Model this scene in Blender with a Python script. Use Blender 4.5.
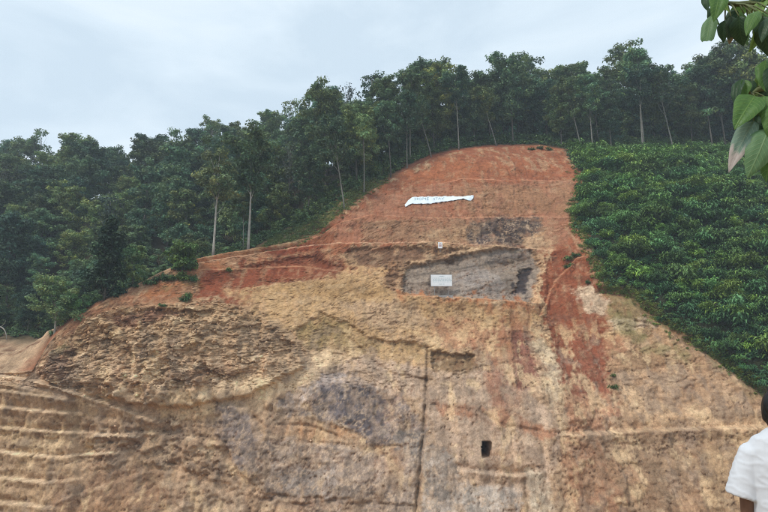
import bpy, math, random
import numpy as np
from mathutils import Vector, Matrix

for o in list(bpy.data.objects):
    bpy.data.objects.remove(o)
S = bpy.context.scene
COL = S.collection
R = math.radians

# ------------------------------------------------------------------ camera
F_PX = 600.0                      # focal length in photo pixels (photo 768 x 512)
PITCH = R(10.8)
cam_d = bpy.data.cameras.new('camera')
cam_d.sensor_fit = 'HORIZONTAL'
cam_d.sensor_width = 36.0
cam_d.lens = 36.0 * F_PX / 768.0
cam_d.clip_start = 0.05
cam_d.clip_end = 3000
cam = bpy.data.objects.new('camera', cam_d)
COL.objects.link(cam)
cam.location = (0, 0, 0)
cam.rotation_euler = (R(90) + PITCH, 0, 0)
S.camera = cam

# ------------------------------------------------------------------ overcast sky
SUN_EL, SUN_ROT = R(52), R(232)     # sun behind the viewer, to the left, veiled by cloud
w = bpy.data.worlds.new('World')
S.world = w
w.use_nodes = True
nt = w.node_tree
nt.nodes.clear()
out = nt.nodes.new('ShaderNodeOutputWorld')
bg = nt.nodes.new('ShaderNodeBackground')
bg.inputs['Strength'].default_value = 0.1
sky = nt.nodes.new('ShaderNodeTexSky')
sky.sky_type = 'NISHITA'
sky.sun_disc = False
sky.sun_elevation = SUN_EL
sky.sun_rotation = SUN_ROT
tc = nt.nodes.new('ShaderNodeTexCoord')
mp = nt.nodes.new('ShaderNodeMapping')
mp.inputs['Scale'].default_value = (1.0, 1.0, 3.4)
nz = nt.nodes.new('ShaderNodeTexNoise')
nz.inputs['Scale'].default_value = 2.6
nz.inputs['Detail'].default_value = 6.0
nz.inputs['Roughness'].default_value = 0.52
nz.inputs['Distortion'].default_value = 0.5
cr = nt.nodes.new('ShaderNodeValToRGB')
cr.color_ramp.elements[0].position = 0.36
cr.color_ramp.elements[0].color = (0.48, 0.575, 0.655, 1)
cr.color_ramp.elements[1].position = 0.64
cr.color_ramp.elements[1].color = (0.65, 0.72, 0.775, 1)
e = cr.color_ramp.elements.new(0.5)
e.color = (0.56, 0.65, 0.72, 1)
sc_ = nt.nodes.new('ShaderNodeVectorMath')
sc_.operation = 'SCALE'
sc_.inputs['Scale'].default_value = 10.0
mx = nt.nodes.new('ShaderNodeMix')
mx.data_type = 'RGBA'
mx.inputs['Factor'].default_value = 0.9
nt.links.new(tc.outputs['Generated'], mp.inputs['Vector'])
nt.links.new(mp.outputs['Vector'], nz.inputs['Vector'])
nt.links.new(nz.outputs['Fac'], cr.inputs['Fac'])
nt.links.new(cr.outputs['Color'], sc_.inputs[0])
nt.links.new(sky.outputs['Color'], mx.inputs[6])
nt.links.new(sc_.outputs['Vector'], mx.inputs[7])
nt.links.new(mx.outputs[2], bg.inputs['Color'])
nt.links.new(bg.outputs['Background'], out.inputs['Surface'])

sun_d = bpy.data.lights.new('sun', 'SUN')
sun_d.energy = 1.5
sun_d.angle = R(12)
sun_d.color = (1.0, 0.95, 0.88)
sun = bpy.data.objects.new('sun', sun_d)
COL.objects.link(sun)
# Sky rotation is clockwise from +Y
sdir = Vector((math.sin(SUN_ROT) * math.cos(SUN_EL), math.cos(SUN_ROT) * math.cos(SUN_EL), math.sin(SUN_EL)))
sun.rotation_euler = sdir.to_track_quat('Z', 'Y').to_euler()
sun.location = (0, -20, 60)

S.view_settings.view_transform = 'Standard'
S.view_settings.look = 'None'
S.view_settings.exposure = 0.6
S.view_settings.gamma = 1.0
S.view_settings.use_curve_mapping = False
S.cycles.use_denoising = True
S.cycles.denoising_prefilter = 'NONE'
S.cycles.filter_width = 1.05
S.cycles.max_bounces = 6
S.cycles.volume_bounces = 0
S.cycles.transparent_max_bounces = 8

# ------------------------------------------------------------------ helpers
rng = np.random.default_rng(7)
random.seed(7)
CP, SP = math.cos(PITCH), math.sin(PITCH)


def ray(px, py):
    cx, cy = (px - 384.0) / F_PX, (256.0 - py) / F_PX
    return np.array([cx, CP - SP * cy, SP + CP * cy])


def at(px, py, depth):
    """point whose distance along the view axis is depth"""
    return Vector(ray(px, py) * depth)


def project(P):
    d = P[..., 1] * CP + P[..., 2] * SP
    uy = -P[..., 1] * SP + P[..., 2] * CP
    return 384 + F_PX * P[..., 0] / d, 256 - F_PX * uy / d


def lin(r, g, b):
    f = lambda c: c / 12.92 if c <= 0.04045 else ((c + 0.055) / 1.055) ** 2.4
    return np.array([f(r / 255), f(g / 255), f(b / 255)])


_perm = np.random.default_rng(3).permutation(256).astype(np.int32)
_perm = np.concatenate([_perm, _perm, _perm])
_gr = np.random.default_rng(4).normal(size=(256, 3)).astype(np.float32)
_gr /= np.linalg.norm(_gr, axis=1)[:, None]


def perlin(p):
    p = np.asarray(p, dtype=np.float32)
    i = np.floor(p).astype(np.int32)
    f = p - i
    i &= 255
    u = f * f * f * (f * (f * 6 - 15) + 10)
    res = 0
    for dx in (0, 1):
        wx = u[:, 0] if dx else 1 - u[:, 0]
        a = _perm[i[:, 0] + dx]
        for dy in (0, 1):
            wy = u[:, 1] if dy else 1 - u[:, 1]
            b = _perm[a + i[:, 1] + dy]
            for dz in (0, 1):
                wz = u[:, 2] if dz else 1 - u[:, 2]
                g = _gr[_perm[b + i[:, 2] + dz] & 255]
                d = g[:, 0] * (f[:, 0] - dx) + g[:, 1] * (f[:, 1] - dy) + g[:, 2] * (f[:, 2] - dz)
                res = res + wx * wy * wz * d
    return res * 1.5


def fbm(p, octv=4, gain=0.5, off=0.0):
    p = np.asarray(p, dtype=np.float32) + off
    s, a, n = 0, 1.0, 0
    for k in range(octv):
        s = s + a * perlin(p)
        n += a
        a *= gain
        p = p * 2.03 + 17.3
    return s / n


def facets(q, seed):
    """cellular planes: (height, cell random, distance to the joint)"""
    q = np.asarray(q, dtype=np.float32)
    i = np.floor(q).astype(np.int32)
    f = q - i
    r = np.random.default_rng(seed)
    T = r.random((256, 6)).astype(np.float32)
    best = np.full(len(q), 9e9, np.float32)
    sec = np.full(len(q), 9e9, np.float32)
    h = np.zeros(len(q), np.float32)
    cr_ = np.zeros(len(q), np.float32)
    for dx in (-1, 0, 1):
        for dy in (-1, 0, 1):
            k = _perm[(_perm[(i[:, 0] + dx) & 255] + i[:, 1] + dy) & 255]
            t = T[k]
            ox = dx + t[:, 0] - f[:, 0]
            oy = dy + t[:, 1] - f[:, 1]
            d = ox * ox + oy * oy
            hh = (t[:, 2] - 0.5) - ox * (t[:, 3] - 0.5) * 1.6 - oy * (t[:, 4] - 0.5) * 1.6
            m = d < best
            sec = np.where(m, best, np.minimum(sec, d))
            h = np.where(m, hh, h)
            cr_ = np.where(m, t[:, 5], cr_)
            best = np.where(m, d, best)
    return h, cr_, np.sqrt(sec) - np.sqrt(best)


def sstep(a, b, x):
    t = np.clip((x - a) / (b - a), 0, 1)
    return t * t * (3 - 2 * t)


def poly_sd(u, v, poly):
    """signed distance in pixels, positive inside"""
    P = np.array(poly, dtype=np.float32)
    d = np.full(u.shape, 1e9, np.float32)
    ins = np.zeros(u.shape, bool)
    n = len(P)
    for k in range(n):
        ax, ay = P[k]
        bx, by = P[(k + 1) % n]
        ex, ey = bx - ax, by - ay
        wx, wy = u - ax, v - ay
        t = np.clip((wx * ex + wy * ey) / (ex * ex + ey * ey + 1e-9), 0, 1)
        d = np.minimum(d, (wx - ex * t) ** 2 + (wy - ey * t) ** 2)
        c = ((ay > v) != (by > v))
        xx = ax + (v - ay) * ex / (ey if abs(ey) > 1e-9 else 1e-9)
        ins ^= c & (u < xx)
    d = np.sqrt(d)
    return np.where(ins, d, -d)


def poly_mask(u, v, poly, fe):
    P = np.array(poly)
    m = np.zeros(u.shape, np.float32)
    k = (u > P[:, 0].min() - fe) & (u < P[:, 0].max() + fe) & (v > P[:, 1].min() - fe) & (v < P[:, 1].max() + fe)
    if k.any():
        m[k] = sstep(-fe, fe, poly_sd(u[k], v[k], poly))
    return m


def line_d(u, v, pts):
    d = np.full(u.shape, 1e9, np.float32)
    for (ax, ay), (bx, by) in zip(pts[:-1], pts[1:]):
        ex, ey = bx - ax, by - ay
        t = np.clip(((u - ax) * ex + (v - ay) * ey) / (ex * ex + ey * ey), 0, 1)
        d = np.minimum(d, (u - ax - ex * t) ** 2 + (v - ay - ey * t) ** 2)
    return np.sqrt(d)


def mesh_obj(name, V, Fc, mat, parent=None, col=None, smooth=False, link=True):
    me = bpy.data.meshes.new(name)
    V = np.asarray(V, dtype=np.float32)
    if isinstance(Fc, np.ndarray):
        n, k = Fc.shape
        me.vertices.add(len(V))
        me.vertices.foreach_set('co', V.ravel())
        me.loops.add(n * k)
        me.loops.foreach_set('vertex_index', Fc.astype(np.int32).ravel())
        me.polygons.add(n)
        me.polygons.foreach_set('loop_start', np.arange(0, n * k, k, dtype=np.int32))
        me.polygons.foreach_set('loop_total', np.full(n, k, dtype=np.int32))
        me.update(calc_edges=True)
    else:
        me.from_pydata([tuple(map(float, p)) for p in V], [], Fc)
        me.update()
    if col is not None:
        a = me.color_attributes.new('Col', 'FLOAT_COLOR', 'POINT')
        c = np.ones((len(V), 4), np.float32)
        c[:, :3] = col
        a.data.foreach_set('color', c.ravel())
    if smooth:
        me.polygons.foreach_set('use_smooth', np.ones(len(me.polygons), bool))
    me.materials.append(mat)
    o = bpy.data.objects.new(name, me)
    if link:
        COL.objects.link(o)
    if parent:
        o.parent = parent
    return o


def tag(o, label=None, cat=None, group=None, kind=None):
    if label: o['label'] = label
    if cat: o['category'] = cat
    if group: o['group'] = group
    if kind: o['kind'] = kind
    return o


def empty(name, loc, rz=0.0):
    o = bpy.data.objects.new(name, None)
    COL.objects.link(o)
    o.location = loc
    o.rotation_euler = (0, 0, rz)
    o.empty_display_size = 0.3
    return o


class MB:
    """collects shapes for one mesh"""
    def __init__(s):
        s.v, s.f = [], []

    def add(s, v, f):
        n = len(s.v)
        s.v += [tuple(p) for p in v]
        s.f += [tuple(i + n for i in q) for q in f]

    def box(s, c, d, M=None):
        x, y, z = d[0] / 2, d[1] / 2, d[2] / 2
        v = [Vector((a * x, b * y, e_ * z)) for a in (-1, 1) for b in (-1, 1) for e_ in (-1, 1)]
        if M: v = [M @ p for p in v]
        v = [p + Vector(c) for p in v]
        s.add(v, [(0, 1, 3, 2), (4, 6, 7, 5), (0, 4, 5, 1), (2, 3, 7, 6), (0, 2, 6, 4), (1, 5, 7, 3)])

    def tube(s, pts, rad, n=7, cap=True):
        pts = [Vector(p) for p in pts]
        rings = []
        ref = Vector((0.31, 0.87, 0.12))
        for i, p in enumerate(pts):
            t = (pts[min(i + 1, len(pts) - 1)] - pts[max(i - 1, 0)]).normalized()
            a = t.cross(ref)
            if a.length < 1e-3: a = t.cross(Vector((1, 0, 0)))
            a.normalize()
            b = t.cross(a)
            rings.append([p + (a * math.cos(2 * math.pi * k / n) + b * math.sin(2 * math.pi * k / n)) * rad[i] for k in range(n)])
        v = [q for r_ in rings for q in r_]
        f = []
        for i in range(len(rings) - 1):
            for k in range(n):
                a, b = i * n + k, i * n + (k + 1) % n
                f.append((a, b, b + n, a + n))
        if cap:
            f.append(tuple(range(n))[::-1])
            f.append(tuple((len(rings) - 1) * n + k for k in range(n)))
        s.add(v, f)

    def ball(s, c, r_, n=10, m=7, M=None):
        v, f = [], []
        r_ = (r_, r_, r_) if not hasattr(r_, '__len__') else r_
        for i in range(m + 1):
            th = math.pi * i / m
            for k in range(n):
                ph = 2 * math.pi * k / n
                p = Vector((r_[0] * math.sin(th) * math.cos(ph), r_[1] * math.sin(th) * math.sin(ph), r_[2] * math.cos(th)))
                if M: p = M @ p
                v.append(p + Vector(c))
        for i in range(m):
            for k in range(n):
                a, b = i * n + k, i * n + (k + 1) % n
                f.append((a, a + n, b + n, b))
        s.add(v, f)

    def build(s, name, mat, parent=None, smooth=False, link=True):
        return mesh_obj(name, s.v, s.f, mat, parent, smooth=smooth, link=link)


# ------------------------------------------------------------------ materials
def new_mat(name):
    m = bpy.data.materials.new(name)
    m.use_nodes = True
    return m, m.node_tree, m.node_tree.nodes['Principled BSDF']


def plain(name, rgb, rough=0.7, nscale=8.0, namt=0.2, bump=0.1):
    m, t, b = new_mat(name)
    n = t.nodes.new('ShaderNodeTexNoise')
    n.inputs['Scale'].default_value = nscale
    n.inputs['Detail'].default_value = 5
    tcn = t.nodes.new('ShaderNodeTexCoord')
    t.links.new(tcn.outputs['Object'], n.inputs['Vector'])
    r_ = t.nodes.new('ShaderNodeValToRGB')
    r_.color_ramp.elements[0].position, r_.color_ramp.elements[1].position = 0.25, 0.75
    r_.color_ramp.elements[0].color = (*[c * (1 - namt) for c in rgb], 1)
    r_.color_ramp.elements[1].color = (*[min(1, c * (1 + namt)) for c in rgb], 1)
    t.links.new(n.outputs['Fac'], r_.inputs['Fac'])
    t.links.new(r_.outputs['Color'], b.inputs['Base Color'])
    b.inputs['Roughness'].default_value = rough
    b.inputs['Specular IOR Level'].default_value = 0.3
    if bump:
        bp = t.nodes.new('ShaderNodeBump')
        bp.inputs['Strength'].default_value = bump
        t.links.new(n.outputs['Fac'], bp.inputs['Height'])
        t.links.new(bp.outputs['Normal'], b.inputs['Normal'])
    return m


def earth_mat():
    m, t, b = new_mat('earth_and_rock')
    at_ = t.nodes.new('ShaderNodeAttribute')
    at_.attribute_name = 'Col'
    tcn = t.nodes.new('ShaderNodeTexCoord')
    n1 = t.nodes.new('ShaderNodeTexNoise')
    n1.inputs['Scale'].default_value = 1.6
    n1.inputs['Detail'].default_value = 9
    n1.inputs['Roughness'].default_value = 0.72
    n2 = t.nodes.new('ShaderNodeTexNoise')
    n2.inputs['Scale'].default_value = 6.5
    n2.inputs['Detail'].default_value = 6
    n2.inputs['Roughness'].default_value = 0.7
    for n in (n1, n2):
        t.links.new(tcn.outputs['Object'], n.inputs['Vector'])
    mr = t.nodes.new('ShaderNodeMapRange')
    mr.inputs['From Min'].default_value, mr.inputs['From Max'].default_value = 0.3, 0.7
    mr.inputs['To Min'].default_value, mr.inputs['To Max'].default_value = 0.80, 1.20
    t.links.new(n1.outputs['Fac'], mr.inputs['Value'])
    mr2 = t.nodes.new('ShaderNodeMapRange')
    mr2.inputs['From Min'].default_value, mr2.inputs['From Max'].default_value = 0.3, 0.7
    mr2.inputs['To Min'].default_value, mr2.inputs['To Max'].default_value = 0.78, 1.22
    t.links.new(n2.outputs['Fac'], mr2.inputs['Value'])
    mm = t.nodes.new('ShaderNodeMath')
    mm.operation = 'MULTIPLY'
    t.links.new(mr.outputs['Result'], mm.inputs[0])
    t.links.new(mr2.outputs['Result'], mm.inputs[1])
    vo = t.nodes.new('ShaderNodeTexVoronoi')
    vo.feature = 'DISTANCE_TO_EDGE'
    vo.inputs['Scale'].default_value = 1.5
    dv = t.nodes.new('ShaderNodeVectorMath')
    dv.operation = 'MULTIPLY_ADD'
    dv.inputs[1].default_value = (0.9, 0.9, 0.9)
    t.links.new(n1.outputs['Color'], dv.inputs[0])
    t.links.new(tcn.outputs['Object'], dv.inputs[2])
    t.links.new(dv.outputs['Vector'], vo.inputs['Vector'])
    cm = t.nodes.new('ShaderNodeMapRange')
    cm.inputs['From Min'].default_value, cm.inputs['From Max'].default_value = 0.0, 0.07
    cm.inputs['To Min'].default_value, cm.inputs['To Max'].default_value = 0.72, 1.0
    t.links.new(vo.outputs['Distance'], cm.inputs['Value'])
    m3 = t.nodes.new('ShaderNodeMath')
    m3.operation = 'MULTIPLY'
    t.links.new(mm.outputs['Value'], m3.inputs[0])
    t.links.new(cm.outputs['Result'], m3.inputs[1])
    mm = m3
    vm = t.nodes.new('ShaderNodeVectorMath')
    vm.operation = 'SCALE'
    t.links.new(at_.outputs['Color'], vm.inputs[0])
    t.links.new(mm.outputs['Value'], vm.inputs['Scale'])
    t.links.new(vm.outputs['Vector'], b.inputs['Base Color'])
    b.inputs['Roughness'].default_value = 0.95
    b.inputs['Specular IOR Level'].default_value = 0.15
    bp = t.nodes.new('ShaderNodeBump')
    bp.inputs['Strength'].default_value = 0.35
    bp.inputs['Distance'].default_value = 0.12
    t.links.new(n2.outputs['Fac'], bp.inputs['Height'])
    t.links.new(bp.outputs['Normal'], b.inputs['Normal'])
    return m


def leaf_mat(name, tint=(1, 1, 1), trans=0.25, vary=0.36, rough=0.6):
    m, t, b = new_mat(name)
    o_ = t.nodes['Material Output']
    at_ = t.nodes.new('ShaderNodeAttribute')
    at_.attribute_name = 'Col'
    oi = t.nodes.new('ShaderNodeObjectInfo')
    mr = t.nodes.new('ShaderNodeMapRange')
    mr.inputs['To Min'].default_value, mr.inputs['To Max'].default_value = 1 - vary, 1 + vary
    t.links.new(oi.outputs['Random'], mr.inputs['Value'])
    vm = t.nodes.new('ShaderNodeVectorMath')
    vm.operation = 'SCALE'
    t.links.new(at_.outputs['Color'], vm.inputs[0])
    t.links.new(mr.outputs['Result'], vm.inputs['Scale'])
    # a second random drives hue: bluish green to yellowish green
    fr = t.nodes.new('ShaderNodeMath')
    fr.operation = 'MULTIPLY'
    fr.inputs[1].default_value = 7.31
    t.links.new(oi.outputs['Random'], fr.inputs[0])
    fc = t.nodes.new('ShaderNodeMath')
    fc.operation = 'FRACT'
    t.links.new(fr.outputs[0], fc.inputs[0])
    rp = t.nodes.new('ShaderNodeValToRGB')
    rp.color_ramp.elements[0].color = (0.72 * tint[0], 0.92 * tint[1], 1.15 * tint[2], 1)
    rp.color_ramp.elements[1].color = (1.28 * tint[0], 1.08 * tint[1], 0.78 * tint[2], 1)
    t.links.new(fc.outputs[0], rp.inputs['Fac'])
    vm2 = t.nodes.new('ShaderNodeVectorMath')
    vm2.operation = 'MULTIPLY'
    t.links.new(vm.outputs['Vector'], vm2.inputs[0])
    t.links.new(rp.outputs['Color'], vm2.inputs[1])
    t.links.new(vm2.outputs['Vector'], b.inputs['Base Color'])
    b.inputs['Roughness'].default_value = rough
    b.inputs['Specular IOR Level'].default_value = 0.25
    tr = t.nodes.new('ShaderNodeBsdfTranslucent')
    t.links.new(vm2.outputs['Vector'], tr.inputs['Color'])
    ms = t.nodes.new('ShaderNodeMixShader')
    ms.inputs['Fac'].default_value = trans
    t.links.new(b.outputs[0], ms.inputs[1])
    t.links.new(tr.outputs[0], ms.inputs[2])
    t.links.new(ms.outputs[0], o_.inputs['Surface'])
    return m


M_EARTH = earth_mat()
M_LEAF = leaf_mat('forest_leaves')
M_SHRUB = leaf_mat('shrub_leaves', trans=0.2, vary=0.3)
M_BARK = plain('grey_bark', (0.10, 0.09, 0.075), 0.9, 3.0, 0.35, 0.3)
M_PALE = plain('pale_bark', (0.33, 0.31, 0.27), 0.85, 2.0, 0.3, 0.2)
M_MID = plain('ashen_bark', (0.19, 0.18, 0.155), 0.9, 3.0, 0.35, 0.2)
M_TWIG = plain('bare_twigs', (0.17, 0.16, 0.15), 0.9, 4.0, 0.3, 0.0)
M_GRASS = leaf_mat('grass_blades', trans=0.2, vary=0.1)

# ------------------------------------------------------------------ the hillside
_Z = np.array([-30, -22, -15, 0, 9, 19, 30, 40, 46, 50, 56, 64], float)
_Y = np.array([63, 66, 69, 75.5, 80.5, 88.5, 98, 108.5, 117, 125, 140, 165], float)


def F0(X, Z):
    Y = np.interp(Z, _Z, _Y)
    # rounded shoulders of the spur and the terraced foot stand forward
    Y = Y - 6.0 * np.exp(-((X + 31) / 15) ** 2 - ((Z - 5) / 9) ** 2)
    Y = Y - 2.5 * sstep(-18, -34, X) * sstep(3, -3, Z)
    # the gully of red soil and the flank under the scrub
    Y = Y + 2.2 * np.exp(-((X - 23 - 0.10 * (Z - 10)) / 5.5) ** 2) * sstep(38, 22, Z) * sstep(-4, 6, Z)
    Y = Y - 2.5 * sstep(28, 48, X) * sstep(45, 20, Z)
    Y = Y + 1.0 * np.sin(X * 0.21 + 1.3) * np.cos(Z * 0.16) * 0.8
    return Y


def hit0(px, py):
    """where the view ray meets the smooth hill face"""
    d = ray(px, py)
    t = np.linspace(60, 170, 1500)
    P = d[None] * t[:, None]
    g = P[:, 1] - F0(P[:, 0], P[:, 2])
    k = np.argmax(g > 0)
    a = g[k - 1] / (g[k - 1] - g[k])
    return P[k - 1] * (1 - a) + P[k] * a


EDGE = [(-330, 374), (-100, 373), (0, 373), (20, 373), (33, 371), (40, 357), (48, 344), (60, 331), (75, 318), (100, 304), (130, 288),
        (160, 272), (190, 260), (230, 252), (262, 247), (300, 240), (318, 234), (335, 218), (350, 208), (365, 195),
        (385, 183), (410, 168), (430, 159), (455, 152), (490, 147), (540, 145), (565, 149), (620, 151), (700, 149),
        (768, 148), (900, 147), (1150, 147)]
E3 = np.array([hit0(*p) for p in EDGE])
back_pts = [(-70, 84, 1.8), (-58, 86, 2.2), (-53, 94, 4.4), (-75, 95, 4.5), (-46, 90, 3.0), (-44, 100, 6.5), (-37, 92, 7.0), (-28, 97, 12.0),
            (-13.5, 96, 24), (-8, 101, 30.3), (-3, 107, 36.5), (-20, 95, 20.5), (-100, 95, 5), (-100, 112, 15), (-82, 112, 15), (-62, 112, 15), (-42, 113, 18), (-20, 113, 27),
            (-90, 140, 33.5), (-62, 140, 35.5), (-37, 140, 39), (-14, 136, 46), (-98, 168, 47), (-52, 168, 54.5), (-20, 165, 57),
            (0, 128, 48), (12, 140, 54), (40, 145, 57), (80, 145, 58), (10, 175, 63), (60, 180, 66), (115, 150, 58),
            (-150, 90, 3), (-150, 120, 16), (-150, 170, 45), (150, 140, 51), (-150, 240, 56), (0, 240, 62), (150, 240, 62), (160, 180, 57)]
TP = np.vstack([E3, np.array(back_pts)])


def _U(r2):
    return 0.5 * r2 * np.log(r2 + 1e-9)


_n = len(TP)
_A = np.zeros((_n + 3, _n + 3))
_d2 = ((TP[:, None, :2] - TP[None, :, :2]) ** 2).sum(-1)
_A[:_n, :_n] = _U(_d2) + np.eye(_n) * 2.0
_A[:_n, _n] = 1
_A[:_n, _n + 1:] = TP[:, :2]
_A[_n, :_n] = 1
_A[_n + 1:, :_n] = TP[:, :2].T
_W = np.linalg.solve(_A, np.concatenate([TP[:, 2], [0, 0, 0]]))


def zback(X, Y):
    X, Y = np.asarray(X, float), np.asarray(Y, float)
    o = _W[_n] + _W[_n + 1] * X + _W[_n + 2] * Y
    for k in range(_n):
        o = o + _W[k] * _U((X - TP[k, 0]) ** 2 + (Y - TP[k, 1]) ** 2)
    return o


xs = np.concatenate([np.linspace(-170, -90, 40)[:-1], np.linspace(-90, -58, 70)[:-1], np.linspace(-58, 60, 800)[:-1],
                     np.linspace(60, 100, 90)[:-1], np.linspace(100, 175, 40)])
ZB = -22.0
ze = np.interp(xs, E3[:, 0], E3[:, 2])
ze = ze + 0.25 * fbm(np.stack([xs * 0.5, xs * 0, xs * 0], 1), 4) + 0.1 * fbm(np.stack([xs * 2.5, xs * 0 + 9, xs * 0], 1), 3)
NR = 520
NLOW = 120
tt = np.linspace(0, 1, NR)
GX = np.repeat(xs[None], NR, 0)
GZ = np.vstack([np.repeat(np.linspace(ZB, -2.0, NLOW, endpoint=False)[:, None], len(xs), 1),
                -2.0 + (ze[None] + 2.0) * np.linspace(0, 1, NR - NLOW)[:, None]])
GY = F0(GX, GZ)
# back of the hill, behind the lip
ye = GY[-1].copy()
db = np.concatenate([[0.2, 0.4, 0.6, 0.85, 1.1, 1.4, 1.7, 2.0, 2.4, 2.8, 3.2, 3.7, 4.2, 4.8, 5.5, 6.2, 7, 8, 9, 10, 11, 12, 13, 14.2, 15.5, 18, 21, 24.5, 28, 32, 37, 42, 48, 56, 66, 80, 100]])
BX = np.repeat(xs[None], len(db), 0)
BY = ye[None] + db[:, None] * (245 - ye[None]) / 100.0 * np.where(db[:, None] > 40, 1, 0.62 + 0.38 * db[:, None] / 40)
BZ = zback(BX, BY)
BZ = BZ + (ze[None] - zback(xs, ye)[None]) * np.exp(-(BY - ye[None]) / np.where((xs < -37) & (xs > -47), 1.3, 3.5)[None])
BZ = BZ + 0.35 * fbm(np.stack([BX.ravel() * 0.15, BY.ravel() * 0.15, BX.ravel() * 0 + 5], 1), 4).reshape(BX.shape) * sstep(0, 6, BY - ye[None])

BZ = BZ + (0.35 * fbm(np.stack([BX.ravel() * 0.7, BY.ravel() * 0.7, BX.ravel() * 0 + 2], 1), 4, 0.6).reshape(BX.shape)) * sstep(0, 1.2, BY - ye[None]) * sstep(20, 10, BY - ye[None]) * (1 + 1.6 * sstep(-40, -43, BX))
fx, fy, fz = GX.ravel(), GY.ravel(), GZ.ravel()
U, V = project(np.stack([fx, fy, fz], 1))
U, V = U.astype(np.float32), V.astype(np.float32)
P3 = np.stack([fx, fy, fz], 1)
wu = fbm(P3 * 0.22, 4, 0.55, 3.1)
wv = fbm(P3 * 0.22, 4, 0.55, 41.7)
wu2 = fbm(P3 * 0.9, 4, 0.6, 13.1)
wv2 = fbm(P3 * 0.9, 4, 0.6, 71.7)
wf = fbm(P3 * 2.6, 3, 0.6, 23.1)
wg = fbm(P3 * 2.6, 3, 0.6, 57.1)
UW, VW = U + 11 * wu + 9 * wu2 + 5 * wf, V + 8 * wv + 7 * wv2 + 4 * wg          # wandering outlines for the rock bodies
UL, VL = U + 2.5 * wu + 2.0 * wu2, V + 1.0 * wv + 0.9 * wv2  # straighter for cut lines

SCRUB = [(566, 146), (579, 165), (583, 190), (574, 208), (578, 226), (590, 246), (600, 268), (608, 287), (632, 290), (648, 303), (662, 318),
         (690, 336), (716, 352), (742, 373), (768, 391), (900, 470), (1400, 470), (1400, 140), (700, 140)]
SCRUB_M = poly_mask(UW, VW, SCRUB, 3.0)

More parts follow.
